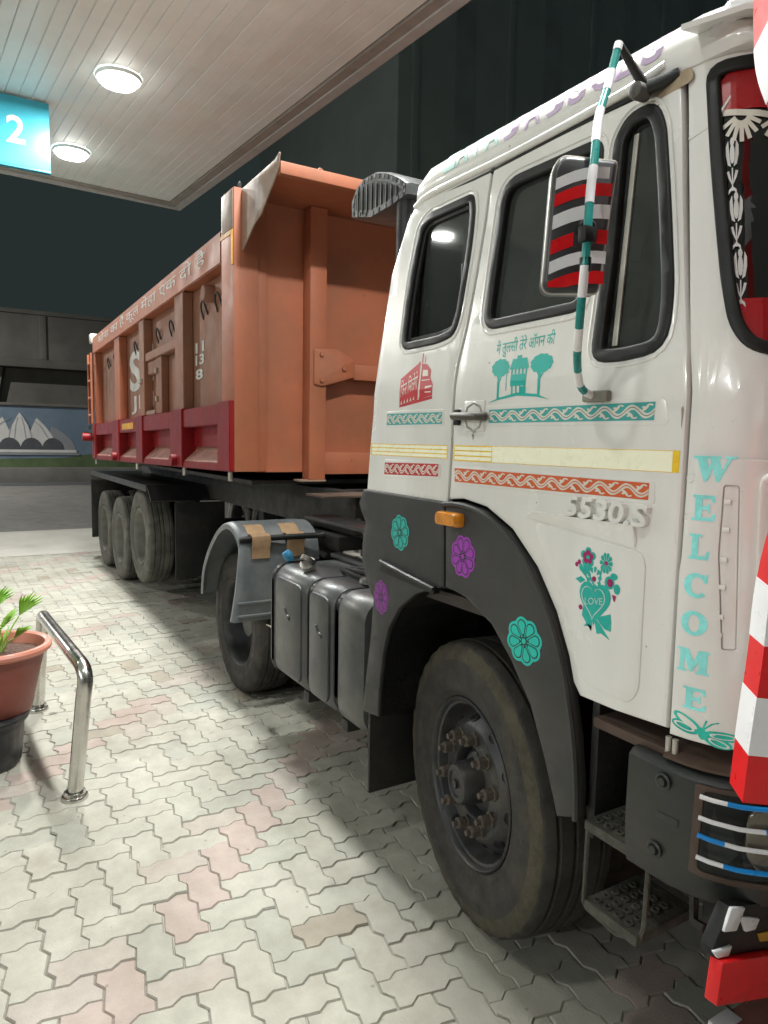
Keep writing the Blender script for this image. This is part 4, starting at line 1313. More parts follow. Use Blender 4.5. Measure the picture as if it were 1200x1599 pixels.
# bracket at the roof
tubo('mirror_arm', [(-1.205, 1.335, 2.600), (-1.196, 1.39, 2.545), (-1.19, 1.42, 2.515)], 0.012, BUMPER, trk, 8, radii=[0.008, 0.011, 0.013])
tubo('mirror_arm', [(-1.205, 1.415, 2.515), (-1.16, 1.435, 2.525), (-1.125, 1.45, 2.535)], 0.02, BUMPER, trk, 8, radii=[0.02, 0.016, 0.012])
bm = bmesh.new()
lathe(bm, [(0.0001, 0.014), (0.012, 0.014), (0.019, 0.010), (0.021, 0.0), (0.019, -0.03)], 14)
o = done('arm_pivot', bm, mat('pivot_grey', (0.10, 0.095, 0.085), 0.6), trk)
o.location = (-1.200, 1.40, 2.512)
panel('rust_stain', [roundpoly([(-1.20, 2.49), (-1.08, 2.50), (-1.09, 2.535), (-1.19, 2.53)], 0.02)], lambda u, v, w: side(u, v, w + 0.001), mat('rust_streak', (0.36, 0.28, 0.19), 0.6, var=0.3, scale=20), door, 0.002, 0)

mN = Vector((0.85, -0.53, 0)).normalized()
mT = Vector((0.53, 0.85, 0)).normalized()       # runs to the right as seen
MO = Vector((-1.180, 1.212, 2.172))
def mirmap(u, v, w):
    # gentle lean of the whole head
    u *= 1.09
    v *= 1.09
    u2 = u + v * 0.045
    return MO + mT * u2 + Vector((0, 0, v)) + mN * w
mo = roundpoly([(-0.066, -0.138), (0.050, -0.138), (0.066, 0.115), (0.066, 0.128), (-0.048, 0.138), (-0.064, 0.11)], [0.022, 0.014, 0.03, 0.012, 0.016, 0.02], 5)
bm = bmesh.new()
loft(bm, [[tuple(mirmap(p[0], p[1], -0.045)) for p in mo], [tuple(mirmap(p[0], p[1], -0.012)) for p in mo], [tuple(mirmap(p[0] * 0.96, p[1] * 0.97, -0.002)) for p in mo], [tuple(mirmap(p[0] * 0.88, p[1] * 0.92, 0.002)) for p in mo]])
mh = done('mirror', bm, mat('mirror_back_black', (0.035, 0.035, 0.038), 0.4), trk, 50)
rimm = tubo('mirror_rim', [mirmap(p[0], p[1], -0.012) for p in mo + mo[:1]], 0.003, PALEMETAL, mh, 6)
bm = bmesh.new()
bm.faces.new([bm.verts.new(mirmap(p[0] * 0.93, p[1] * 0.95, -0.0465)) for p in mo])
done('mirror_glass', bm, CHROME, mh, 0)
def edge(v):
    """left and right limits of the face at height v"""
    return -0.058 + 0.004 * (v < -0.12), 0.058
def clipband(v0, v1, u0=None, u1=None, sl=0.20):
    a, b = -0.0575, 0.0575
    a = a if u0 is None else u0
    b = b if u1 is None else u1
    n = 6
    lo, hi = [], []
    for k in range(n + 1):
        u = a + (b - a) * k / n
        bow = 0.010 * math.sin(PI * (u + 0.0575) / 0.115)
        lo.append((u, max(-0.128, min(0.123, v0 + sl * u + bow))))
        hi.append((u, max(-0.127, min(0.124, v1 + sl * u + bow))))
    return lo + hi[::-1]
bands = [(0.083, 0.106, None, 0.05, WHITETAPE), (0.049, 0.074, None, None, REDTAPE), (0.004, 0.032, None, None, WHITETAPE), (-0.046, -0.018, None, -0.012, REDTAPE), (-0.046, -0.018, 0.035, None, REDTAPE), (-0.085, -0.060, None, None, WHITETAPE), (-0.126, -0.100, None, None, REDTAPE)]
for a, b, u0, u1, mt in bands:
    sticker('tape_strip', [(multi([clipband(a - 0.006, b - 0.006, u0, u1)]), mt)], mirmap, mh, 0.0032)
bm = bmesh.new()
lathe(bm, [(0.0001, 0.018), (0.016, 0.018), (0.022, 0.010), (0.024, 0.0)], 12)
o = done('mirror_clamp', bm, RUBBER, mh)
o.matrix_local = Matrix.Translation(mirmap(0.012, -0.012, 0.004)) @ Matrix(((mT.x, -mN.x, 0), (mT.y, -mN.y, 0), (0, 0, 1))).to_4x4()
boxo('clamp_strap', (-1.142, -1.118, 1.165, 1.20, 2.115, 2.150), RUBBER, mh, 0.006)
tubo('clamp_strap', [(-1.131, 1.182, 2.085), (-1.133, 1.184, 2.055)], 0.0125, RUBBER, mh, 8)

# ------------------------------------------------------------------ black mudguard of the front wheel
FEND = 1.372
def fmap(u, v, w):
    return Vector((u, FEND - w + max(0, 1.0 - v) * 0.02, v))
fa_out = [(-1.884, 1.484), (-1.80, 1.490), (-1.68, 1.474), (-1.565, 1.420), (-1.455, 1.326), (-1.377, 1.218), (-1.325, 1.11), (-1.300, 1.03), (-1.272, 0.90), (-1.258, 0.78), (-1.255, 0.69)]
fa_in = [(-1.335, 0.655), (-1.350, 0.70), (-1.391, 0.808), (-1.450, 0.937), (-1.538, 1.044), (-1.630, 1.129), (-1.76, 1.185), (-1.80, 1.192)]
fr_in = [(-1.94, 1.180), (-2.05, 1.14), (-2.159, 1.064), (-2.23, 0.97), (-2.268, 0.87), (-2.30, 0.70), (-2.307, 0.594)]
fr_out = [(-2.436, 0.576), (-2.40, 0.75), (-2.367, 0.90), (-2.345, 1.06), (-2.40, 1.12), (-2.442, 1.20), (-2.442, 1.27), (-2.408, 1.347), (-2.455, 1.40), (-2.473, 1.43), (-2.440, 1.487), (-2.423, 1.490)]
fpanel = panel('mudguard', [fa_out + fa_in + [(-1.872, 1.20)]], fmap, PLASTIC, trk, 0.035, 0.008, 0.10, smooth=40)
fpan2 = panel('mudguard_rear', [[(-1.890, 1.484), (-1.880, 1.200)] + fr_in + fr_out], fmap, PLASTIC, trk, 0.035, 0.008, 0.10, smooth=40)
tubo('mudguard_lip', [fmap(p[0] - 0.012, p[1] - 0.012, 0.002) for p in smoothpath([(p[0], p[1], 0) for p in fa_out], 3)] and [fmap(q.x - 0.008, q.y - 0.010, 0.002) for q in smoothpath([(p[0], p[1], 0) for p in fa_out], 3)], 0.009, PLASTIC, fpanel, 6)
# wheel arch liner
ar = fa_in + fr_in
bm = bmesh.new()
loft(bm, [[(p[0], FEND + 0.02, p[1]) for p in ar], [(p[0], FEND + 0.45, p[1]) for p in ar]], closed=False, cap=False)
bmesh.ops.solidify(bm, geom=bm.faces[:], thickness=0.01)
done('arch_liner', bm, STEEL, trk, 60)
# outer turned edge of the mudguard towards the rear
bm = bmesh.new()
hexa(bm, [(-2.44, FEND, 0.58), (-2.31, FEND, 0.60), (-2.31, FEND + 0.3, 0.60), (-2.44, FEND + 0.3, 0.58), (-2.375, FEND, 0.88), (-2.36, FEND, 0.88), (-2.36, FEND + 0.3, 0.88), (-2.375, FEND + 0.3, 0.88)])
boxo('mudflap', (-2.40, -2.385, FEND + 0.02, FEND + 0.40, 0.24, 0.62), STEEL, trk, 0.003)
bm.free()
boxo('cab_skirt', (-2.43, -2.40, FEND + 0.03, FEND + 0.5, 1.10, 1.48), PLASTIC, trk, 0.01)
bm = bmesh.new()
lathe(bm, [(0.0001, 0.02), (0.07, 0.022), (0.10, 0.015), (0.115, 0.0), (0.12, -0.08)], 24)
o = done('side_step_cover', bm, PLASTIC, trk, 40)
o.location = (-2.375, 1.395, 1.262)
o.scale = (0.72, 1, 1.2)
bm = bmesh.new()
hexa(bm, [(-2.29, FEND - 0.006, 1.185), (-1.93, FEND - 0.006, 1.165), (-1.93, FEND + 0.02, 1.165), (-2.29, FEND + 0.02, 1.185), (-2.27, FEND - 0.006, 1.225), (-1.92, FEND - 0.006, 1.195), (-1.92, FEND + 0.02, 1.195), (-2.27, FEND + 0.02, 1.225)])
st = done('grip_slot', bm, RUBBER, fpan2)
tubo('grip_slot_lip', [(-2.285, FEND - 0.006, 1.222), (-2.1, FEND - 0.016, 1.205), (-1.93, FEND - 0.006, 1.182)], 0.008, PLASTIC, fpan2, 6)
bm = bmesh.new()
loft(bm, [[(-1.905 + p[0], FEND - 0.001 - d, 1.432 + p[1]) for p in rrect(0.125 * s, 0.046 * s, 0.012, 3, 0.066)] for d, s in ((0, 1.0), (0.022, 0.97), (0.034, 0.82))])
done('indicator_lamp', bm, AMBER, fpanel, 40)
daisy(-2.157, 1.348, 0.062, 0.066, TEAL, fpan2, fmap, 0.2)
daisy(-1.778, 1.317, 0.064, 0.069, PURPLE, fpanel, fmap, 0.35)
daisy(-2.282, 1.083, 0.055, 0.067, mat('dull_purple_sticker', (0.22, 0.03, 0.26), 0.5), fpan2, fmap, 0.1)
daisy(-1.481, 1.116, 0.073, 0.070, mat('bright_teal_sticker', (0.01, 0.55, 0.46), 0.35), fpanel, fmap, 0.25)

# ------------------------------------------------------------------ wheels
def wob(n, amp, lo, hi):
    def f(i, k):
        if lo <= i <= hi:
            return amp * (0.5 if (k % 4) < 2 else -0.5)
        return 0
    return f
def tyre_mesh(R, hw, bead_r, seg=144):
    k = R / 0.5
    side_ = [(bead_r, hw * .70), (bead_r + .012, hw * .86), (bead_r + .03, hw * .93), (bead_r + .034, hw * .955), (bead_r + .04, hw * .945), (R - .115 * k, hw * 1.0), (R - .112 * k, hw * 1.012), (R - .105 * k, hw * 1.008), (R - .075 * k, hw * 1.0), (R - .07 * k, hw * .99), (R - .045 * k, hw * .965)]
    tread = [(R - .016, hw * .90), (R - .008, hw * .83), (R - .002, hw * .62), (R - .013, hw * .58), (R - .013, hw * .54), (R, hw * .50), (R, hw * .20), (R - .013, hw * .17), (R - .013, hw * .12), (R, hw * .08)]
    half = side_ + tread
    pr = half + [(r, -h) for r, h in half[::-1]]
    bm = bmesh.new()
    n0 = len(side_)
    rings = lathe(bm, pr, seg, wob=wob(seg, 0.0045 * k, n0 - 1, n0 + 1))
    me = bpy.data.meshes.new('tyre')
    bmesh.ops.recalc_face_normals(bm, faces=bm.faces)
    # muddy shoulders take their own material
    sh = set()
    for i in range(n0 - 2, n0 + 1):
        sh |= set(rings[i])
    for f in bm.faces:
        if all(v in sh for v in f.verts):
            f.material_index = 1
    bm.to_mesh(me)
    bm.free()
    return me
fw = bpy.data.objects.new('wheel', None)
C.objects.link(fw)
fw.parent = trk
FWC = Vector((-1.872, 1.473, 0.494))
FWA = -0.179
HW = 0.135
fw.location = FWC + Vector((-math.sin(FWA) * 0 + HW * math.sin(0.179) * 1.0, HW * math.cos(0.179), 0))
fw.rotation_euler = (0, 0, FWA)
me = tyre_mesh(0.494, HW, 0.285)
me.materials.append(TYRE)
me.materials.append(SHOULDER)
link('tyre', me, None, fw, 40)
bm = bmesh.new()
lathe(bm, [(0.288, 0.095), (0.293, 0.118), (0.288, 0.124), (0.281, 0.118), (0.276, 0.104), (0.268, 0.10), (0.262, 0.085), (0.258, 0.045), (0.250, 0.034), (0.240, 0.047), (0.200, 0.095), (0.188, 0.100), (0.128, 0.101), (0.122, 0.094), (0.118, 0.05), (0.05, 0.045)], 64)
rim = done('rim', bm, RIM, fw, 40)
bm = bmesh.new()
lathe(bm, [(0.110, 0.046), (0.104, 0.070), (0.090, 0.082), (0.078, 0.086), (0.074, 0.100), (0.072, 0.150), (0.064, 0.162), (0.046, 0.167), (0.042, 0.160), (0.0001, 0.160)], 32)
done('hub', bm, RIM, fw, 35)
bm = bmesh.new()
lathe(bm, [(0.016, 0.160), (0.016, 0.170), (0.0001, 0.170)], 6)
done('hub_plug', bm, RIM, fw, 30)
def nutmesh(r, h):
    bm = bmesh.new()
    lathe(bm, [(r * 1.25, 0), (r * 1.25, h * .15), (r, h * .18), (r, h * .65), (r * .85, h * .72), (r * .55, h * .74), (r * .5, h), (0.0001, h)], 6)
    return done('nut', bm, RUST, None, 20)
n0 = nutmesh(0.0215, 0.060)
for k in range(10):
    o = n0 if k == 0 else n0.copy()
    if k:
        C.objects.link(o)
    o.parent = rim
    a = 2 * PI * k / 10 + 0.2
    o.location = (0.160 * math.cos(a), -0.100, 0.160 * math.sin(a))
    o.rotation_euler = (0, a * 1.7, 0)
bm = bmesh.new()
lathe(bm, [(0.0001, 0.0015), (0.0185, 0.002), (0.020, 0.004), (0.0225, 0.003), (0.0235, -0.001)], 14)
h0 = done('hand_hole', bm, RUBBER, None, 30)
for k in range(10):
    o = h0 if k == 0 else h0.copy()
    if k:
        C.objects.link(o)
    o.parent = rim
    a = 2 * PI * k / 10 + 0.48
    o.location = (0.220 * math.cos(a), -0.072, 0.220 * math.sin(a))
    o.rotation_euler = Vector((0, -1, 0)).rotation_difference(Vector((0.76 * math.cos(a), -0.65, 0.76 * math.sin(a)))).to_euler()
tubo('wheel_axle', [(-1.872, 1.70, 0.494), (-1.872, 3.26, 0.494)], 0.06, STEEL, trk)

def dish_wheel(parent, loc, R=0.49, hw=0.135, tm=TYRE, dish=-0.02, rimmat=RIM):
    w = bpy.data.objects.new('wheel', None)
    C.objects.link(w)
    w.parent = parent
    w.location = loc
    me = tyre_mesh(R, hw, 0.285 if R > 0.48 else 0.268, 120)
    me.materials.append(tm)
    me.materials.append(tm)
    link('tyre', me, None, w, 40)
    bm = bmesh.new()
    lathe(bm, [(0.288, 0.095), (0.292, 0.120), (0.283, 0.124), (0.272, 0.11), (0.262, 0.08), (0.255, 0.0), (0.245, -0.03), (0.215, dish - 0.03), (0.16, dish - 0.01), (0.12, dish - 0.01), (0.115, dish + 0.03), (0.10, dish + 0.07), (0.0001, dish + 0.075)], 48)
    done('rim', bm, rimmat, w, 40)
    return w
DW = Vector((-4.42, 1.53, 0.465))
w = dish_wheel(trk, DW + Vector((0, 0.135, 0)), 0.465)
dish_wheel(trk, DW + Vector((0, 0.46, 0)), 0.465)
tubo('wheel_axle', [(-4.42, 1.70, 0.465), (-4.42, 3.36, 0.465)], 0.10, STEEL, trk)
dish_wheel(trk, Vector((-4.42, 3.30, 0.465)), 0.465)
dish_wheel(trk, Vector((-1.86, 3.36, 0.494)))

# ------------------------------------------------------------------ chassis, mudguard of the drive wheel, tank
for y in (2.08, 2.86):
    boxo('chassis_rail', (-5.2, -0.95, y, y + 0.07, 0.72, 0.98), STEEL, trk, 0.005)
for x in (-5.1, -4.6, -3.9, -3.2, -2.5):
    boxo('cross_member', (x, x + 0.08, 2.152, 2.858, 0.76, 0.94), STEEL, trk)
boxo('engine_block', (-2.3, -1.2, 2.16, 2.80, 0.55, 1.10), STEEL, trk, 0.04)
boxo('coupling_plate', (-4.75, -3.85, 2.0, 2.96, 0.985, 1.08), STEEL, trk, 0.02)
boxo('catwalk', (-3.7, -2.5, 1.95, 2.07, 0.99, 1.02), PALEMETAL, trk, 0.004)
boxo('catwalk', (-3.75, -2.52, 1.72, 1.90, 1.22, 1.24), BLACKFEND, trk, 0.004)
tubo('air_hose', smoothpath([(-2.42, 1.75, 1.15), (-2.75, 1.85, 1.06), (-3.2, 1.9, 1.10), (-3.8, 2.1, 1.2)], 6), 0.018, mat('dull_hose', (0.17, 0.15, 0.10), 0.6), trk, 8)
tubo('air_hose', smoothpath([(-2.45, 1.65, 1.20), (-2.8, 1.76, 1.16), (-3.1, 1.95, 1.22), (-3.9, 2.3, 1.3)], 6), 0.012, mat('dark_hose', (0.06, 0.055, 0.045), 0.6), trk, 8)
for k in range(7):
    tubo('air_pipe', smoothpath([(-2.45, 1.58 + 0.03 * k, 1.06 + 0.012 * (k % 3)), (-2.75, 1.57 + 0.035 * k, 1.05 + 0.02 * (k % 2)), (-3.05, 1.60 + 0.03 * k, 1.045)], 4), 0.011, TANK if k % 2 else STEEL, trk, 6)

arc = smoothpath([(-4.80, 0, 0.60), (-4.765, 0, 0.76), (-4.66, 0, 0.91), (-4.50, 0, 1.045), (-4.36, 0, 1.125), (-4.21, 0, 1.160), (-4.08, 0, 1.130), (-3.995, 0, 1.055), (-3.97, 0, 0.95), (-3.965, 0, 0.80), (-3.965, 0, 0.69), (-3.975, 0, 0.585)], 4)
bm = bmesh.new()
prof_ = [(0.004, 0.045), (0.0, 0.012), (0.012, 0.0), (0.04, -0.006), (0.48, -0.006), (0.515, 0.0), (0.515, 0.04)]
secs = []
na = len(arc)
for i, p in enumerate(arc):
    c_ = Vector((-4.40, 0, 0.62))
    n = (c_ - p).normalized()
    fl_ = -0.06 * max(0.0, (i - na * 0.62) / (na * 0.38))
    secs.append([tuple(Vector((p.x, 1.41 + a + fl_ * (1 - a / 0.6), p.z)) + n * b) for a, b in prof_])
lower = [[Vector(q) for q in sec] for sec in secs]
loft(bm, secs, closed=False, cap=False)
bmesh.ops.recalc_face_normals(bm, faces=bm.faces)
bmesh.ops.solidify(bm, geom=bm.faces[:], thickness=0.007)
mg = done('drive_mudguard', bm, GREYFEND, trk, 40)
for z in (0.70, 0.62):
    tubo('mudguard_rib', [(-3.960, 1.385, z), (-3.960, 1.88, z)], 0.010, GREYFEND, mg, 6)
# rod strapped across the mudguard with two tan pads
rod = tubo('taped_rod', [(-3.995, 1.41, 1.078), (-3.97, 1.55, 1.085), (-3.93, 1.86, 1.09), (-3.925, 1.90, 1.09), (-3.922, 1.915, 1.09), (-3.92, 1.935, 1.09)], 0.018, RUBBER, mg, 10, radii=[0.02, 0.018, 0.018, 0.018, 0.027, 0.026])
for y in (1.475, 1.70):
    bm = bmesh.new()
    loft(bm, [[(-4.125, y + a, 1.153), (-4.08, y + a, 1.142), (-4.03, y + a, 1.108), (-3.985, y + a, 1.112), (-3.95, y + a, 1.10), (-3.944, y + a, 1.07), (-3.957, y + a, 1.03), (-3.957, y + a, 0.965)] for a in (0, 0.115)], closed=False, cap=False)
    bmesh.ops.recalc_face_normals(bm, faces=bm.faces)
    bmesh.ops.solidify(bm, geom=bm.faces[:], thickness=0.006)
    done('tan_pad', bm, TANBOARD, mg, 30)

# tank built from four pressed sections
def tank_sec(x, g, dz=0.0):
    return [(x, 1.665 + p[0], 0.742 + dz + p[1]) for p in rrect(0.57 - 2 * g, 0.585 - 2 * g, 0.085, 5)]
def tank_part(name, x0, x1, ridges):
    xs_ = [(x0, 0.05), (x0 + 0.012, 0.012), (x0 + 0.04, 0.0)]
    for r in ridges:
        xs_ += [(r - 0.055, 0.0), (r - 0.045, 0.016), (r - 0.02, 0.020), (r + 0.02, 0.020), (r + 0.045, 0.016), (r + 0.055, 0.0)]
    xs_ += [(x1 - 0.04, 0.0), (x1 - 0.012, 0.012), (x1, 0.05)]
    bm = bmesh.new()
    loft(bm, [tank_sec(x, g) for x, g in xs_])
    return done(name, bm, TANK, trk, 40)
tk = tank_part('fuel_tank', -3.46, -2.985, [])
tk2 = tank_part('fuel_tank', -2.965, -2.705, [])
tk3 = tank_part('fuel_tank', -2.685, -2.43, [])
for x, p_ in ((-2.975, tk), (-2.695, tk2), (-3.385, tk)):
    bm = bmesh.new()
    loft(bm, [[(xx, 1.665 + p[0], 0.742 + p[1]) for p in rrect(0.57 - (0.03 if x > -3.2 else -0.008), 0.585 - (0.03 if x > -3.2 else -0.008), 0.08, 5)] for xx in (x - 0.016, x + 0.016)], cap=False)
    bmesh.ops.solidify(bm, geom=bm.faces[:], thickness=0.006)
    done('tank_strap', bm, BUMPER, p_, 40)
for x0, x1, p_ in ((-3.34, -3.03, tk), (-2.935, -2.735, tk2)):
    panel('pressed_panel', [roundpoly([(x0, 0.50), (x1, 0.50), (x1, 0.985), (x0, 0.985)], 0.05)], lambda u, v, w: Vector((u, 1.380 - w - 0.009, v)), TANK, p_, 0.02, 0.008)
for x in (-3.19, -2.83):
    panel('pressed_mark', [roundpoly([(x - 0.04, 0.835), (x - 0.01, 0.79), (x + 0.035, 0.785), (x + 0.035, 0.81), (x, 0.815), (x - 0.02, 0.845)], 0.012)], lambda u, v, w: Vector((u, 1.380 - w - 0.015, v)), TANK, tk, 0.01, 0.005)
tubo('filler_neck', [(-3.17, 1.50, 1.00), (-3.15, 1.475, 1.045), (-3.135, 1.455, 1.075)], 0.036, PALEMETAL, tk, 14, radii=[0.03, 0.033, 0.040])
bm = bmesh.new()
lathe(bm, [(0.0001, -0.004), (0.030, -0.004), (0.034, 0.008), (0.04, 0.004), (0.041, -0.02)], 18)
o = done('filler_cap', bm, mat('worn_cap', (0.14, 0.13, 0.115), 0.5, metal=0.5, var=0.3), tk, 40)
o.location = (-3.132, 1.452, 1.08)
o.rotation_euler = (0.9, 0, 0.2)
tubo('blue_cap', [(-3.44, 1.50, 1.035), (-3.44, 1.485, 1.062), (-3.445, 1.47, 1.085)], 0.024, BLUECAP, tk, 8, radii=[0.018, 0.028, 0.022])
bm = bmesh.new()
lathe(bm, [(0.0001, 0.03), (0.04, 0.028), (0.055, 0.016), (0.06, 0.0)], 18, axis='Z')
o = done('sender_cover', bm, TANK, tk2, 40)
o.location = (-2.75, 1.60, 1.034)
boxo('tank_top_rail', (-3.45, -2.5, 1.74, 1.80, 1.036, 1.062), TANK, trk, 0.008)
boxo('tank_top_rail', (-3.40, -2.5, 1.90, 1.94, 1.037, 1.075), STEEL, trk, 0.008)
boxo('tank_bracket', (-3.09, -3.03, 1.42, 1.95, 0.40, 0.452), STEEL, trk, 0.006)
boxo('tank_bracket', (-2.69, -2.63, 1.42, 1.95, 0.40, 0.452), STEEL, trk, 0.006)
bm = bmesh.new()
loft(bm, [[(-3.80, 1.50, 0.60), (-3.66, 1.56, 0.56), (-3.64, 1.56, 0.60)], [(-3.79, 1.50, 0.605), (-3.66, 1.56, 0.60), (-3.64, 1.56, 0.605)]])
done('bent_bracket', bm, PALEMETAL, trk, 20)
tubo('bent_bracket', [(-3.66, 1.52, 0.46), (-3.60, 1.50, 0.455), (-3.56, 1.5, 0.48)], 0.02, PALEMETAL, trk, 6)

# snorkel with vented hood and the intake pipe behind the cab
hood = [(-2.90, 2.672), (-2.905, 2.74), (-2.86, 2.79), (-2.79, 2.815), (-2.69, 2.812), (-2.58, 2.778), (-2.48, 2.728), (-2.42, 2.69), (-2.415, 2.645), (-2.56, 2.632), (-2.72, 2.628)]
bm = bmesh.new()
hc = Vector((-2.66, 2.70))
loft(bm, [[(hc.x + (x - hc.x) * k, y, hc.y + (z - hc.y) * k) for x, z in hood] for y, k in ((1.545, 0.93), (1.560, 1.0), (1.80, 1.0), (1.86, 0.9))])
o = done('snorkel_hood', bm, mat('hood_grey_plastic', (0.045, 0.047, 0.048), 0.4, var=0.15, dirt=(0.14, 0.13, 0.11), dirt_amt=0.5), trk, 40)
ho = offset([(hc.x + (x - hc.x) * 0.90, hc.y + (z - hc.y) * 0.90) for x, z in hood], -0.008)
for k in range(30):
    i = k / 30 * len(ho)
    p, q = Vector(ho[int(i) % len(ho)]), Vector(ho[(int(i) + 1) % len(ho)])
    c_ = p.lerp(q, i - int(i))
    boxo('vent_slot', (c_.x - 0.006, c_.x + 0.006, 1.5425, 1.5445, c_.y - 0.008, c_.y + 0.008), GREYFEND if k % 2 else RUBBER, o, 0)
panel('vent_mesh', [offset(ho, -0.018)], lambda u, v, w: Vector((u, 1.5445 - w, v)), RUBBER, o, 0.004, 0)
for k in range(9):
    x = -2.83 + k * 0.04
    boxo('vent_slot', (x, x + 0.006, 1.5405, 1.5435, 2.66, 2.775 - max(0, (x + 2.72)) * 0.34), BUMPER, o, 0)
tubo('snorkel_pipe', [(-2.50, 1.60, 2.66), (-2.50, 1.60, 2.4), (-2.52, 1.70, 1.9)], 0.05, RUBBER, trk, 12)
bm = bmesh.new()
loft(bm, [[(-2.48 + p[0], 1.62 + p[1], z) for p in rrect(0.16 * s, 0.18 * s, 0.05, 4)] for z, s in ((1.52, 1), (1.76, 1), (1.80, 1.1), (1.86, 1.05), (1.905, 0.7), (1.915, 0.3))])
done('air_filter', bm, RUBBER, trk, 40)
for k in range(8):
    boxo('filter_slot', (-2.53, -2.43, 1.525, 1.531, 1.53 + k * 0.028, 1.542 + k * 0.028), BLACKFEND, trk, 0)

# ------------------------------------------------------------------ steps and bumper
def ppl(s, z, w):
    x, y = pc(s)
    nx, ny = nrm2(s)
    return Vector((x + nx * w, y + ny * w, z))
def step_plate(name, x0, x1, z, d=0.26):
    o = boxo(name, (x0, x1, YS + 0.01, YS + d, z - 0.030, z), STEPMAT, trk, 0.008)
    r_ = random.Random(int(z * 100))
    bm = bmesh.new()
    n = 0
    for i in range(int((x1 - x0 - 0.03) / 0.034)):
        for j in range(int((d - 0.04) / 0.034)):
            cx, cy = x0 + 0.03 + i * 0.034, YS + 0.035 + j * 0.034
            ring = [(0.012, 0.0), (0.012, 0.005), (0.007, 0.006), (0.006, 0.0)]
            rr2 = []
            for r1, h in ring:
                rr2.append([bm.verts.new((cx + r1 * math.cos(2 * PI * k / 8), cy + r1 * math.sin(2 * PI * k / 8), z + 0.0005 + h)) for k in range(8)])
            for a, b in zip(rr2, rr2[1:]):
                for k in range(8):
                    bm.faces.new((a[k], a[(k + 1) % 8], b[(k + 1) % 8], b[k]))
    g = done('grip_studs', bm, STEPMAT, o, 30)
    g['kind'] = 'stuff'
    return o
step_plate('step', -1.245, -1.03, 0.690, 0.30)
step_plate('step', -1.235, -1.06, 0.472, 0.24)
st = boxo('top_step', (-1.24, -0.99, YS + 0.02, YS + 0.26, 0.945, 0.972), BROWN, trk, 0.006)
tubo('step_hanger', [(-1.233, YS + 0.015, 0.665), (-1.236, YS + 0.015, 0.46), (-1.228, YS + 0.02, 0.445), (-1.13, YS + 0.02, 0.435), (-1.065, YS + 0.03, 0.452), (-1.055, YS + 0.03, 0.50), (-1.052, YS + 0.03, 0.66)], 0.007, STEPMAT, trk, 6)
boxo('step_back', (-1.26, -0.92, YS + 0.32, YS + 0.36, 0.50, 1.0), STEEL, trk, 0.005)
boxo('step_side', (-1.27, -1.245, YS + 0.05, YS + 0.34, 0.62, 1.0), STEEL, trk, 0.004)
boxo('under_run', (-1.05, -0.85, YS + 0.25, FY - 0.2, 0.42, 0.66), STEEL, trk, 0.01)
tubo('tow_hook', [(-0.99, YS + 0.12, 0.70), (-0.985, YS + 0.12, 0.56), (-0.97, YS + 0.10, 0.54), (-0.94, YS + 0.10, 0.54)], 0.012, STEEL, trk, 6)
# bumper sweeps round the corner
bmp = [(-0.075, 0.0), (-0.03, 0.0), (0.0, 0.0)] + [(0.03 * k, 0.0) for k in range(1, 40)]
bm = bmesh.new()
secs = []
for k in range(-3, 36):
    s = k * 0.028
    if s < 0:
        base = Vector((-1.0 + s, 1.385 - 0.0, 0)) 
        n = Vector((0, -1, 0))
    else:
        x, y = pc(s)
        base = Vector((x, y, 0))
        n = Vector(nrm2(s) + (0,))
    secs.append([tuple(base + n * w + Vector((0, 0, z))) for w, z in ((0.016, 0.958), (0.030, 0.945), (0.032, 0.80), (0.028, 0.70), (0.018, 0.672), (-0.02, 0.662), (-0.03, 0.70), (-0.03, 0.94), (0.0, 0.962))])
loft(bm, secs)
bum = done('bumper', bm, BUMPER, trk, 40)
def bolt(s, z, parent):
    bm = bmesh.new()
    lathe(bm, [(0.020, 0), (0.020, 0.003), (0.015, 0.005), (0.013, 0.004), (0.011, 0.001), (0.009, 0.009), (0.0001, 0.009)], 14)
    o = done('bolt', bm, BUMPER, parent, 30)
    o.location = ppl(s, z, 0.033) if s >= 0 else (-1.0 + s, 1.385 - 0.033, z)
bolt(0.012, 0.918, bum)
bolt(0.0, 0.748, bum)
def bmap(u, v, w):
    return ppl(u, v, 0.031 + w)
panel('bumper_seam', [rect(-0.0, 0.855 - 0.03, 0.05, 0.852 - 0.03 + 0.02)], lambda u, v, w: bmap(u, v, w + 0.002), BUMPER, bum, 0.004, 0.001, 0.03)
# headlight with taped grille
hl0 = [(0.095, 0.930), (0.30, 0.930), (0.30, 0.745), (0.12, 0.735), (0.085, 0.765)]
hb = panel('headlight_surround', [roundpoly([(0.078, 0.942), (0.42, 0.942), (0.42, 0.705), (0.075, 0.735)], 0.006), roundpoly([(0.094, 0.932), (0.40, 0.932), (0.40, 0.718), (0.090, 0.748)], 0.01)], lambda u, v, w: bmap(u, v, w + 0.004), BROWN, bum, 0.01, 0.002, 0.02)
panel('headlight_bowl', [rect(0.090, 0.745, 0.41, 0.936)], lambda u, v, w: bmap(u, v, w - 0.0), RUBBER, bum, 0.004, 0, 0.02)
panel('headlight_lens', [roundpoly([(0.165, 0.915), (0.40, 0.925), (0.40, 0.745), (0.20, 0.755), (0.165, 0.80)], 0.04)], lambda u, v, w: bmap(u, v, w + 0.012), CLEAR, bum, 0.012, 0.004, 0.02, smooth=50)
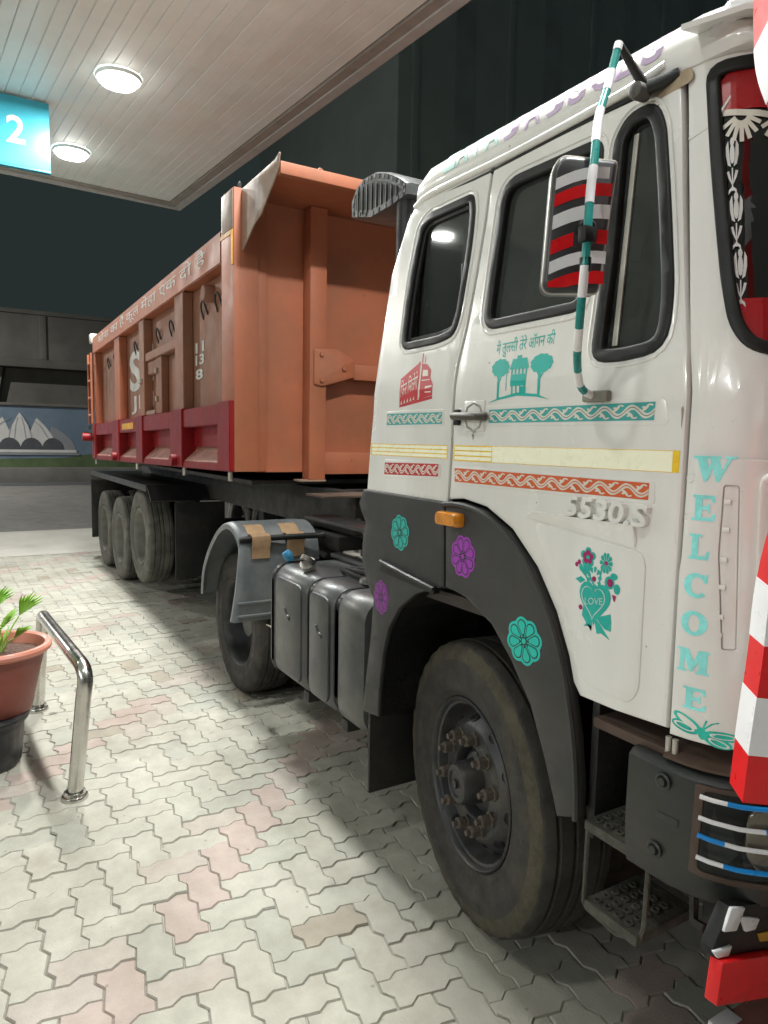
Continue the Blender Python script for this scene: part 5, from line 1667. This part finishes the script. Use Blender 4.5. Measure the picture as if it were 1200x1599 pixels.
for z0, z1, pat in ((0.925, 0.905, 'wbw'), (0.877, 0.850, 'wbwb'), (0.837, 0.800, 'bwbw'), (0.787, 0.752, 'wbwb')):
    k0 = 0.092
    n = 15
    pts = [bmap(0.090 + 0.30 * k / n, z0 + (z1 - z0) * (k / n) ** 0.9 - 0.0, 0.022) for k in range(n + 1)]
    rd = tubo('guard_bar', pts, 0.0052, WHITETAPE, bum, 8)
    L_ = {'w': WHITETAPE, 'b': BLUETAPE}
    stops = [0, 2, 6, 10, 15] if pat[0] == 'w' and z0 != 0.877 else ([0, 5, 9, 12, 15] if pat[0] == 'w' else [0, 2, 7, 12, 15])
    for q in range(len(pat)):
        if pat[q] == 'b':
            bm = bmesh.new()
            tube(bm, pts[stops[q]:stops[q + 1] + 1], 0.0056, 8, cap=False)
            done('tape_band', bm, BLUETAPE, rd, 50)
# brown board lying between bumper and body
bm = bmesh.new()
secs = []
for k in range(0, 30):
    s = 0.0 + k * 0.03
    secs.append([tuple(ppl(s, z, w)) for w, z in ((0.02, 0.968), (0.02, 0.975), (-0.08, 1.0), (-0.08, 0.99))])
loft(bm, secs)
done('bumper_board', bm, BROWN, trk, 30)
for dx in (0.0, 0.018):
    tubo('door_stud', [(-1.0 + dx, 1.385, 0.975), (-1.0 + dx, 1.385, 1.012)], 0.007, PALEMETAL, trk, 8)

# red and white guard bar that bows in front of the corner
gp = smoothpath([(-0.795, 1.28, 2.56), (-0.780, 1.265, 2.47), (-0.757, 1.25, 2.36), (-0.715, 1.245, 2.25), (-0.640, 1.24, 2.0), (-0.630, 1.24, 1.72), (-0.682, 1.245, 1.47), (-0.696, 1.25, 1.30), (-0.708, 1.252, 1.15), (-0.716, 1.255, 1.035)], 6)
def sqtube(pts, hw, hd):
    bm = bmesh.new()
    secs = []
    for i, p in enumerate(pts):
        t = (pts[min(i + 1, len(pts) - 1)] - pts[max(i - 1, 0)]).normalized()
        a = Vector((0.62, 0.78, 0))
        a = (a - t * a.dot(t)).normalized()
        b = t.cross(a)
        secs.append([tuple(p + a * (hw * sx) + b * (hd * sy)) for sx, sy in ((-1, -1), (1, -1), (1, 1), (-1, 1))])
    loft(bm, secs)
    return bm
gb = done('guard_bar', sqtube(gp, 0.034, 0.034), REDTAPE, trk, 30)
gl = [0.0]
for a, b in zip(gp, gp[1:]):
    gl.append(gl[-1] + (b - a).length)
def gseg(z1, z0):
    return [p for p in gp if z0 <= p.z <= z1]
def at_z(z):
    for a, b in zip(gp, gp[1:]):
        if a.z >= z >= b.z:
            return a.lerp(b, (a.z - z) / (a.z - b.z))
    return gp[-1]
for z1, z0 in ((2.40, 2.30), (2.14, 2.02), (1.86, 1.74), (1.58, 1.47), (1.44, 1.335), (1.238, 1.128)):
    if z1 == 1.58:
        continue
    mid_ = [at_z(z1)] + [p for p in gp if z0 + 0.002 < p.z < z1 - 0.002] + [at_z(z0)]
    bm = sqtube(mid_, 0.0348, 0.0348)
    done('tape_band', bm, WHITETAPE, gb, 30)
# taped bracket under the bumper
def gmap(x0):
    return lambda u, v, w: Vector((x0 + w, u, v))
panel('lower_guard', [roundpoly([(1.311, 0.52), (1.323, 0.613), (1.75, 0.49), (1.75, 0.38)], 0.004)], gmap(-0.795), REDTAPE, trk, 0.03, 0.003)
gk = panel('guard_bracket', [roundpoly([(1.363, 0.714), (1.56, 0.66), (1.72, 0.64), (1.72, 0.50), (1.315, 0.616), (1.31, 0.636)], 0.004)], gmap(-0.812), RUBBER, trk, 0.03, 0.003)
for pl in ([(1.360, 0.716), (1.411, 0.699), (1.384, 0.655), (1.337, 0.669)], [(1.306, 0.637), (1.372, 0.626), (1.362, 0.606), (1.322, 0.616)], [(1.395, 0.684), (1.470, 0.652), (1.455, 0.632), (1.418, 0.640)]):
    panel('tape_patch', [roundpoly(pl, 0.004)], gmap(-0.806), WHITETAPE, gk, 0.008, 0.002)
panel('yellow_mark', [[(1.47, 0.616), (1.60, 0.585), (1.60, 0.555), (1.482, 0.593)]], gmap(-0.8085), YELLOWPAINT, gk, 0.003, 0)
tubo('guard_strut', [(-0.83, 1.45, 0.60), (-0.90, 1.60, 0.66), (-0.95, 1.8, 0.66)], 0.02, STEEL, trk, 8)

# ================================================================== THE TIPPER TRAILER
trl = thing('tipper_trailer', 'long orange tipper trailer with dark red lower rail', 'trailer', (0, 0, 0))
TY = 1.45
def tz(x, f):
    b = 1.479 + 0.0158 * (x + 4.247)
    t = 2.972 + 0.0195 * (x + 4.187)
    return b + f * (t - b)
def tbox(name, x0, x1, y0, y1, f0, f1, mt, parent=None, bev=0.006):
    bm = bmesh.new()
    hexa(bm, [(x0, y0, tz(x0, f0)), (x1, y0, tz(x1, f0)), (x1, y1, tz(x1, f0)), (x0, y1, tz(x0, f0)),
              (x0, y0, tz(x0, f1)), (x1, y0, tz(x1, f1)), (x1, y1, tz(x1, f1)), (x0, y1, tz(x0, f1))])
    bmesh.ops.recalc_face_normals(bm, faces=bm.faces)
    if bev:
        bmesh.ops.bevel(bm, geom=bm.edges[:], offset=bev, segments=2, affect='EDGES')
    return done(name, bm, mt, parent or trl, 35)
XR, XF = -9.43, -4.20
FARY = TY + 2.32
tbox('side_plate', XR + 0.03, XF - 0.04, TY + 0.08, TY + 0.10, 0.03, 0.95, ORANGE_DUST_SHADE, bev=0)
tbox('side_plate', XR + 0.03, XF - 0.04, FARY - 0.13, FARY - 0.02, 0.03, 0.95, ORANGE_DUST_SHADE, bev=0)
tbox('body_floor', XR + 0.03, XF - 0.05, TY + 0.132, FARY - 0.132, 0.03, 0.08, STEEL, bev=0)
tbox('tailgate', XR, XR + 0.06, TY + 0.02, FARY - 0.02, 0.0, 0.99, ORANGE)
rail = tbox('top_rail', XR + 0.06, XF - 0.235, TY - 0.004, TY + 0.14, 0.868, 1.0, ORANGE)
tbox('top_rail', XR + 0.06, XF - 0.235, FARY - 0.14, FARY, 0.868, 1.0, ORANGE)
for (a, b, mt) in ((XR + 0.062, -9.22, ORANGE), (-8.02, -7.74, ORANGE), (-6.82, -6.62, ORANGE_DUST_SHADE), (-5.57, -5.33, ORANGE_DUST_SHADE)):
    tbox('side_post', a, b, TY + 0.002, TY + 0.079, 0.287, 0.866, mt)
tbox('corner_plate', -4.435, XF, TY + 0.006, TY + 0.079, 0.287, 0.866, ORANGE_DUST_SHADE)
# centre bay with tool cupboards
tbox('cross_bar', -6.61, -5.575, TY + 0.012, TY + 0.078, 0.61, 0.66, ORANGE_DUST_SHADE)
tbox('cupboard_post', -6.26, -6.06, TY + 0.02, TY + 0.078, 0.289, 0.608, ORANGE_DUST_SHADE)
tbox('cupboard_top', -6.61, -6.27, TY + 0.03, TY + 0.078, 0.53, 0.607, ORANGE_DUST_SHADE)
tbox('cupboard_sill', -6.61, -6.27, TY + 0.01, TY + 0.078, 0.288, 0.315, GREYWELD)
for f in (0.36, 0.52):
    tbox('hinge', -6.25, -6.18, TY + 0.004, TY + 0.0195, f, f + 0.03, GREYWELD, bev=0.003)
tbox('latch', -6.80, -6.70, TY - 0.02, TY + 0.001, 0.49, 0.52, PALEMETAL, bev=0.003)
# red lower rail
tbox('red_beam', XR + 0.03, XF - 0.005, TY - 0.018, TY + 0.10, 0.195, 0.283, RED)
tbox('red_bottom_rail', XR + 0.03, XF - 0.005, TY - 0.02, TY + 0.10, -0.004, 0.028, RED)
for (a, b) in ((XR + 0.02, -9.18), (-8.06, -7.70), (-6.86, -6.60), (-5.62, -5.28), (-4.44, XF - 0.003)):
    tbox('red_post', a, b, TY - 0.030, TY + 0.09, 0.0, 0.289, RED)
for (a, b) in ((-9.18, -8.06), (-7.70, -6.86), (-6.60, -5.62), (-5.28, -4.44)):
    bm = bmesh.new()
    hexa(bm, [(a, TY - 0.01, tz(a, 0.0285)), (b, TY - 0.01, tz(b, 0.0285)), (b, TY + 0.079, tz(b, 0.03)), (a, TY + 0.079, tz(a, 0.03)),
              (a, TY - 0.01, tz(a, 0.032)), (b, TY - 0.01, tz(b, 0.032)), (b, TY + 0.079, tz(b, 0.085)), (a, TY + 0.079, tz(a, 0.085))])
    done('shelf', bm, SHELF, trl, 20)
    tbox('red_back_plate', a, b, TY + 0.066, TY + 0.079, 0.10, 0.195, RED, bev=0)
for x in (-7.86, -5.46):
    tubo('hinge_pin', [(x, TY - 0.07, tz(x, 0.03)), (x, TY - 0.02, tz(x, 0.03))], 0.045, RED, trl, 14)
tubo('hinge_pin', [(-9.40, TY - 0.14, tz(-9.4, 0.18)), (-9.40, TY, tz(-9.4, 0.18))], 0.05, RED, trl, 14)
for x in (-9.35, -7.0, -5.35, -4.30):
    tubo('marker_peg', [(x, TY + 0.01, tz(x, -0.006)), (x, TY + 0.01, tz(x, -0.045))], 0.016, PALEMETAL, trl, 8)
# reflector plate, hooks, ladder, lamp at the rear corner
tbox('reflector', -7.55, -7.02, TY - 0.022, TY - 0.0185, 0.215, 0.255, YELLOWPAINT, bev=0)
for x in (-5.02, -4.70, -5.9, -6.35, -7.25, -8.3, -8.7):
    z = tz(x, 0.76)
    tubo('tarp_hook', smoothpath([(x - 0.05, TY + 0.079, z - 0.08), (x - 0.05, TY + 0.06, z), (x, TY + 0.055, z + 0.04), (x + 0.05, TY + 0.06, z), (x + 0.05, TY + 0.079, z - 0.06)], 4), 0.007, STEEL, trl, 6)
bm = bmesh.new()
lathe(bm, [(0.0001, 0.07), (0.05, 0.07), (0.06, 0.05), (0.06, 0.0)], 14)
o = done('tarp_roller', bm, ORANGE_DUST_SHADE, trl)
o.location = (-4.86, TY + 0.079, tz(-4.86, 0.80))
for f in (0.36, 0.50, 0.64, 0.78):
    tubo('rung', [(-9.40, TY - 0.05, tz(-9.4, f)), (-9.20, TY - 0.05, tz(-9.2, f))], 0.016, ORANGE, trl, 8)
for x in (-9.41, -9.19):
    tubo('ladder_rail', [(x, TY - 0.05, tz(x, 0.29)), (x, TY - 0.05, tz(x, 0.86))], 0.014, ORANGE, trl, 8)
boxo('corner_fitting', (-9.46, -9.34, TY - 0.03, TY + 0.06, 2.80, 2.92), PALEMETAL, trl, 0.02)
# lettering
def tmap(dy):
    def fn(u, v, w):
        return Vector((u, TY + dy - w, tz(u, v)))
    return fn
sticker('rail_lettering', [(text_bm('सोना का है कूल मेहा एक दो है', (-8.95, 0.895, -4.75, 0.985), bold=0.0), GREYPAINT)], tmap(-0.004), rail, 0.003)
sticker('side_lettering', [(text_bm('SS', (-7.62, 0.47, -6.56, 0.74), bold=0.03), GREYPAINT), (text_bm('JN', (-7.55, 0.32, -6.60, 0.44), bold=0.01), GREYPAINT)], tmap(0.08), trl, 0.003)
sticker('side_lettering', [(text_bm(q, (-5.27, f, -5.06 - 0.03 * (f < 0.45), f + 0.05), bold=0.03), GREYPAINT) for q, f in (('11', 0.56), ('13', 0.50), ('8', 0.43))], tmap(0.08), trl, 0.003)

# front bulkhead
def fbox(name, x0, x1, y0, y1, z0, z1, mt, parent=None, bev=0.006):
    return boxo(name, (x0, x1, y0, y1, z0, z1), mt, parent or trl, bev)
fbox('corner_post', XF - 0.23, XF + 0.008, TY, TY + 0.155, 1.474, 3.165, ORANGE)
fbox('post_side_plate', XF - 0.20, XF - 0.001, TY - 0.006, TY - 0.0005, 2.93, 3.155, GREYWELD, bev=0.002)
fbox('yellow_edge', XF - 0.030, XF - 0.005, TY - 0.0065, TY - 0.0005, 2.72, 2.925, YELLOWPAINT, bev=0)
fbox('yellow_edge', XF - 0.232, XF - 0.032, TY - 0.0065, TY - 0.0005, 2.900, 2.925, YELLOWPAINT, bev=0)
fbox('corner_post', XF - 0.23, XF, FARY - 0.155, FARY, 1.474, 3.165, ORANGE)
bk = fbox('bulkhead', XF - 0.06, XF - 0.02, TY + 0.157, FARY - 0.157, 1.47, 3.118, ORANGE, bev=0)
fbox('bulkhead_lap', XF - 0.019, XF - 0.006, TY + 0.157, TY + 0.215, 1.476, 3.11, ORANGE, bev=0.004)
for y in (1.915, 3.05):
    fbox('bulkhead_rib', XF - 0.018, XF + 0.09, y, y + 0.115, 1.425, 3.117, ORANGE)
    fbox('rib_foot', XF - 0.018, XF + 0.10, y - 0.06, y + 0.117, 1.412, 1.424, GREYWELD, bev=0.003)
gp_ = panel('gusset_plate', [roundpoly([(1.94, 2.03), (2.00, 2.02), (2.23, 2.09), (2.23, 2.20), (2.10, 2.26), (1.94, 2.25)], 0.015)], lambda u, v, w: Vector((XF + 0.103 + w, u, v)), ORANGE, trl, 0.012, 0.003)
for (y, z) in ((1.99, 2.06), (1.99, 2.22), (2.15, 2.14)):
    bm = bmesh.new()
    lathe(bm, [(0.016, 0), (0.015, 0.012), (0.0001, 0.012)], 6)
    o = done('bolt', bm, ORANGE, gp_)
    o.rotation_euler = (0, 0, PI / 2)
    o.location = (XF + 0.104, y, z)
fbox('bulkhead_beam', XF - 0.018, XF + 0.085, 2.232, 3.048, 2.075, 2.175, ORANGE)
fbox('lower_recess', XF - 0.019, XF + 0.02, 2.061, 3.049, 1.455, 1.60, ORANGE)
# cab guard shelf with side gussets
cg = boxo('cab_guard', (XF - 0.065, -3.66, TY + 0.06, FARY - 0.06, 3.120, 3.135), ORANGE, trl, 0.002)
boxo('cab_guard_lip', (-3.66, -3.61, TY + 0.055, FARY - 0.055, 3.075, 3.14), ORANGE, trl, 0.006)
for y in (TY + 0.045, FARY - 0.053):
    gu = roundpoly([(XF + 0.01, 2.80), (XF + 0.04, 2.80), (-3.98, 2.90), (-3.87, 2.93), (-3.63, 3.09), (-3.60, 3.185), (-3.66, 3.16), (XF + 0.01, 3.155)], 0.02)
    panel('guard_gusset', [gu], lambda u, v, w: Vector((u, y - w, v)), GREYWELD if y < 2 else ORANGE, trl, 0.008, 0.002)
tubo('lashing_ring', [(-3.64 + 0.0, 1.75 + 0.018 * math.sin(a), 3.12 + 0.035 * math.cos(a)) for a in [2 * PI * k / 14 for k in range(15)]], 0.007, ORANGE_DUST_SHADE, trl, 6)
tubo('lashing_ring', [(XF - 0.03 + 0.012 * math.sin(a), TY + 0.05, 3.175 + 0.03 * math.cos(a)) for a in [2 * PI * k / 14 for k in range(15)]], 0.008, STEEL, trl, 6)

# trailer running gear
for y in (2.06, 3.05):
    boxo('trailer_beam', (-9.6, -3.75, y, y + 0.1, 1.10, 1.36), STEEL, trl, 0.01)
for x in (-9.2, -8.0, -6.8, -5.4, -4.1):
    boxo('cross_member', (x, x + 0.1, 2.162, 3.048, 1.12, 1.36), STEEL, trl)
boxo('body_bearer', (-9.3, -4.3, TY + 0.15, FARY - 0.15, 1.385, 1.412), STEEL, trl)
boxo('landing_leg', (-5.75, -5.63, 2.20, 2.32, 0.45, 1.3), STEEL, trl, 0.01)
boxo('landing_leg', (-5.75, -5.63, 3.18, 3.30, 0.45, 1.3), STEEL, trl, 0.01)
boxo('front_skid', (-4.9, -3.55, 2.1, 3.0, 1.085, 1.10), STEEL, trl)
fb = boxo('skirt_plate', (-3.80, -3.55, 1.75, 3.3, 1.352, 1.365), BROWN, trl, 0.003)
for x, zl in ((-7.52, 0.65), (-8.62, 0.49), (-9.62, 0.49)):
    dish_wheel(trl, Vector((x, 1.57 + 0.13, zl)), 0.49, 0.13, TYRE_DUST, -0.03, mat('dusty_rim', (0.17, 0.165, 0.145), 0.7, var=0.3, scale=8))
    dish_wheel(trl, Vector((x, 1.57 + 0.44, zl)), 0.49, 0.13, TYRE_DUST, -0.03)
    dish_wheel(trl, Vector((x, 3.50, zl)), 0.49, 0.13, TYRE_DUST, -0.03)
    tubo('wheel_axle', [(x, 1.70, zl), (x, 3.5, zl)], 0.07, STEEL, trl)
    boxo('leaf_spring', (x - 0.4, x + 0.4, 2.03, 2.10, 0.62, 0.72), STEEL, trl, 0.01)
mgd = boxo('mudguard', (-10.05, -6.80, 1.50, 2.2, 1.205, 1.225), BLACKFEND, trl, 0.006)
boxo('mudguard_edge', (-10.05, -6.80, 1.492, 1.4995, 1.165, 1.227), BLACKFEND, trl, 0.002)
bm = bmesh.new()
hexa(bm, [(-6.80, 1.50, 1.205), (-6.66, 1.50, 1.08), (-6.66, 2.2, 1.08), (-6.80, 2.2, 1.205), (-6.80, 1.50, 1.225), (-6.64, 1.50, 1.09), (-6.64, 2.2, 1.09), (-6.80, 2.2, 1.225)])
done('mudguard_front', bm, BLACKFEND, trl)
boxo('mudflap', (-10.10, -10.085, 1.50, 2.2, 0.32, 1.22), STEEL, trl, 0.003)
boxo('mudflap', (-6.66, -6.645, 1.72, 2.2, 0.35, 1.07), STEEL, trl, 0.003)

# ================================================================== FORECOURT FURNITURE
br = thing('steel_barrier', 'bent stainless steel tube barrier beside the flower pot', 'barrier', (-3.41, 0.407, 0))
P0 = Vector((-3.41, 0.407, 0))
path = [(-3.41, 0.405, 0.0), (-3.41, 0.452, 0.47), (-3.41, 0.462, 0.545), (-3.425, 0.462, 0.585), (-3.46, 0.459, 0.606), (-3.52, 0.456, 0.610), (-4.50, 0.402, 0.60), (-4.60, 0.400, 0.596), (-4.645, 0.398, 0.575), (-4.66, 0.396, 0.53), (-4.66, 0.360, 0.0)]
sm = [Vector(p) for p in path]
tubo('rail', [p - P0 for p in sm[:2]] + [p - P0 for p in smoothpath(sm[1:6], 4)[1:]] + [p - P0 for p in sm[6:7]] + [p - P0 for p in smoothpath(sm[6:10], 4)[1:]] + [sm[10] - P0], 0.0345, CHROME, br, 20)
for p in (sm[0], sm[-1]):
    bm = bmesh.new()
    lathe(bm, [(0.0375, 0.036), (0.048, 0.034), (0.050, 0.026), (0.046, 0.022), (0.056, 0.018), (0.060, 0.008), (0.058, -0.004)], 28, axis='Z')
    o = done('base_flange', bm, CHROME, br, 40)
    o.location = p - P0

dr = thing('plastic_drum', 'low black plastic tub under the flower pot', 'tub', (-4.0, 0.03, 0))
bm = bmesh.new()
lathe(bm, [(0.0001, 0.0), (0.185, 0.0), (0.195, 0.02), (0.212, 0.20), (0.214, 0.225), (0.235, 0.235), (0.240, 0.25), (0.236, 0.262), (0.22, 0.268), (0.0001, 0.268)], 72, axis='Z', wob=lambda i, k: (0.003 if k % 3 == 0 else 0) if 2 <= i <= 3 else 0)
done('body', bm, DRUM, dr, 40)
bm = bmesh.new()
lathe(bm, [(0.236, 0.255), (0.244, 0.262), (0.244, 0.272), (0.228, 0.275), (0.215, 0.2695)], 48, axis='Z')
done('lid_edge', bm, DRUM, dr, 40)

pt = thing('potted_plant', 'terracotta plastic pot with a bright green fan leaved plant', 'potted plant', (-4.0, 0.115, 0.270))
bm = bmesh.new()
lathe(bm, [(0.0001, 0.0), (0.160, 0.0), (0.170, 0.010), (0.205, 0.18), (0.238, 0.315), (0.240, 0.320)], 48, axis='Z')
done('pot', bm, POT, pt, 40)
bm = bmesh.new()
lathe(bm, [(0.239, 0.305), (0.255, 0.310), (0.268, 0.322), (0.270, 0.338), (0.262, 0.350), (0.246, 0.352), (0.236, 0.345), (0.226, 0.30), (0.222, 0.27)], 48, axis='Z')
done('rim', bm, POTRIM, pt, 40)
bm = bmesh.new()
r_ = random.Random(9)
rg = lathe(bm, [(0.0001, 0.30), (0.08, 0.305), (0.15, 0.30), (0.228, 0.295)], 24, axis='Z')
for ring in rg:
    for v in ring:
        v.co.z += r_.gauss(0, 0.004)
done('soil', bm, SOIL, pt, 40)
def fan_leaf(base, tip, spread, n, length, droop=0.02, roll=0.0):
    """a pleated fan on a stalk"""
    base, tip = Vector(base), Vector(tip)
    bm = bmesh.new()
    midp = base.lerp(tip, 0.5) + Vector((0, 0, 0.015))
    tube(bm, smoothpath([base, midp, tip], 4), 0.004, 6)
    d = (tip - base).normalized()
    d = (d + Vector((0.25, 0.1, 0.1))).normalized()
    sdir = d.cross(Vector((0.2, -0.6, 1))).normalized()
    up = sdir.cross(d).normalized()
    sdir = (sdir * math.cos(roll) + up * math.sin(roll))
    up = sdir.cross(d).normalized()
    for k in range(n):
        a0 = spread * ((k) / n - 0.5)
        a1 = spread * ((k + 1) / n - 0.5)
        am = (a0 + a1) / 2
        L = length * (0.78 + 0.22 * math.cos(am * 1.1)) * (0.93 + 0.1 * ((k * 7) % 3) / 2)
        def q(a, r, h):
            return tip + d * (r * math.cos(a)) + sdir * (r * math.sin(a)) + up * h
        va = bm.verts.new(q(am, 0.004, 0))
        v1 = bm.verts.new(q(a0, L * 0.62, 0.000 - droop * 0.3))
        vm = bm.verts.new(q(am, L * 0.66, 0.010 - droop * 0.3))
        v2 = bm.verts.new(q(a1, L * 0.62, 0.000 - droop * 0.3))
        vt = bm.verts.new(q(am, L, -droop))
        for f in ((va, v1, vm), (va, vm, v2), (v1, vt, vm), (vm, vt, v2)):
            bm.faces.new(f)
    return done('leaf', bm, LEAF, pt, 0, False)
fan_leaf((0.02, 0.01, 0.30), (0.05, 0.035, 0.43), 2.6, 14, 0.135, 0.03, 0.2)
fan_leaf((0.0, 0.03, 0.30), (-0.02, 0.12, 0.475), 1.3, 9, 0.16, 0.02, 1.0)
fan_leaf((-0.03, -0.02, 0.30), (-0.08, -0.05, 0.46), 2.2, 12, 0.15, 0.03, 0.5)
fan_leaf((0.03, -0.03, 0.30), (0.08, -0.08, 0.42), 2.2, 12, 0.13, 0.03, 0.0)
fan_leaf((-0.01, 0.04, 0.30), (0.02, 0.09, 0.37), 0.9, 6, 0.12, 0.01, 0.8)
fan_leaf((-0.02, 0.0, 0.30), (-0.06, 0.02, 0.52), 1.8, 11, 0.13, 0.04, 0.9)
for k in range(7):
    a = 0.5 + k * 0.75
    bm = bmesh.new()
    b0 = Vector((0.02 * math.cos(a), 0.02 * math.sin(a), 0.295))
    t0 = Vector((0.07 * math.cos(a), 0.09 * math.sin(a), 0.40 + 0.02 * (k % 3)))
    w_ = Vector((-math.sin(a), math.cos(a), 0)) * 0.014
    m_ = b0.lerp(t0, 0.55) + Vector((0, 0, 0.01))
    vs = [bm.verts.new(p) for p in (b0, m_ - w_, t0, m_ + w_)]
    bm.faces.new(vs)
    done('leaf', bm, LEAF, pt, 0, False)

kb = thing('kerb_block', 'worn red painted kerb block with a white corner below the truck bumper', 'kerb', (-0.62, 1.86, 0))
boxo('block', (-0.40, 0.60, -0.20, 0.6, -0.01, 0.16), KERBRED, kb, 0.012)
boxo('white_corner', (-0.405, -0.36, -0.206, -0.12, -0.008, 0.163), WHITETAPE, kb, 0.004)
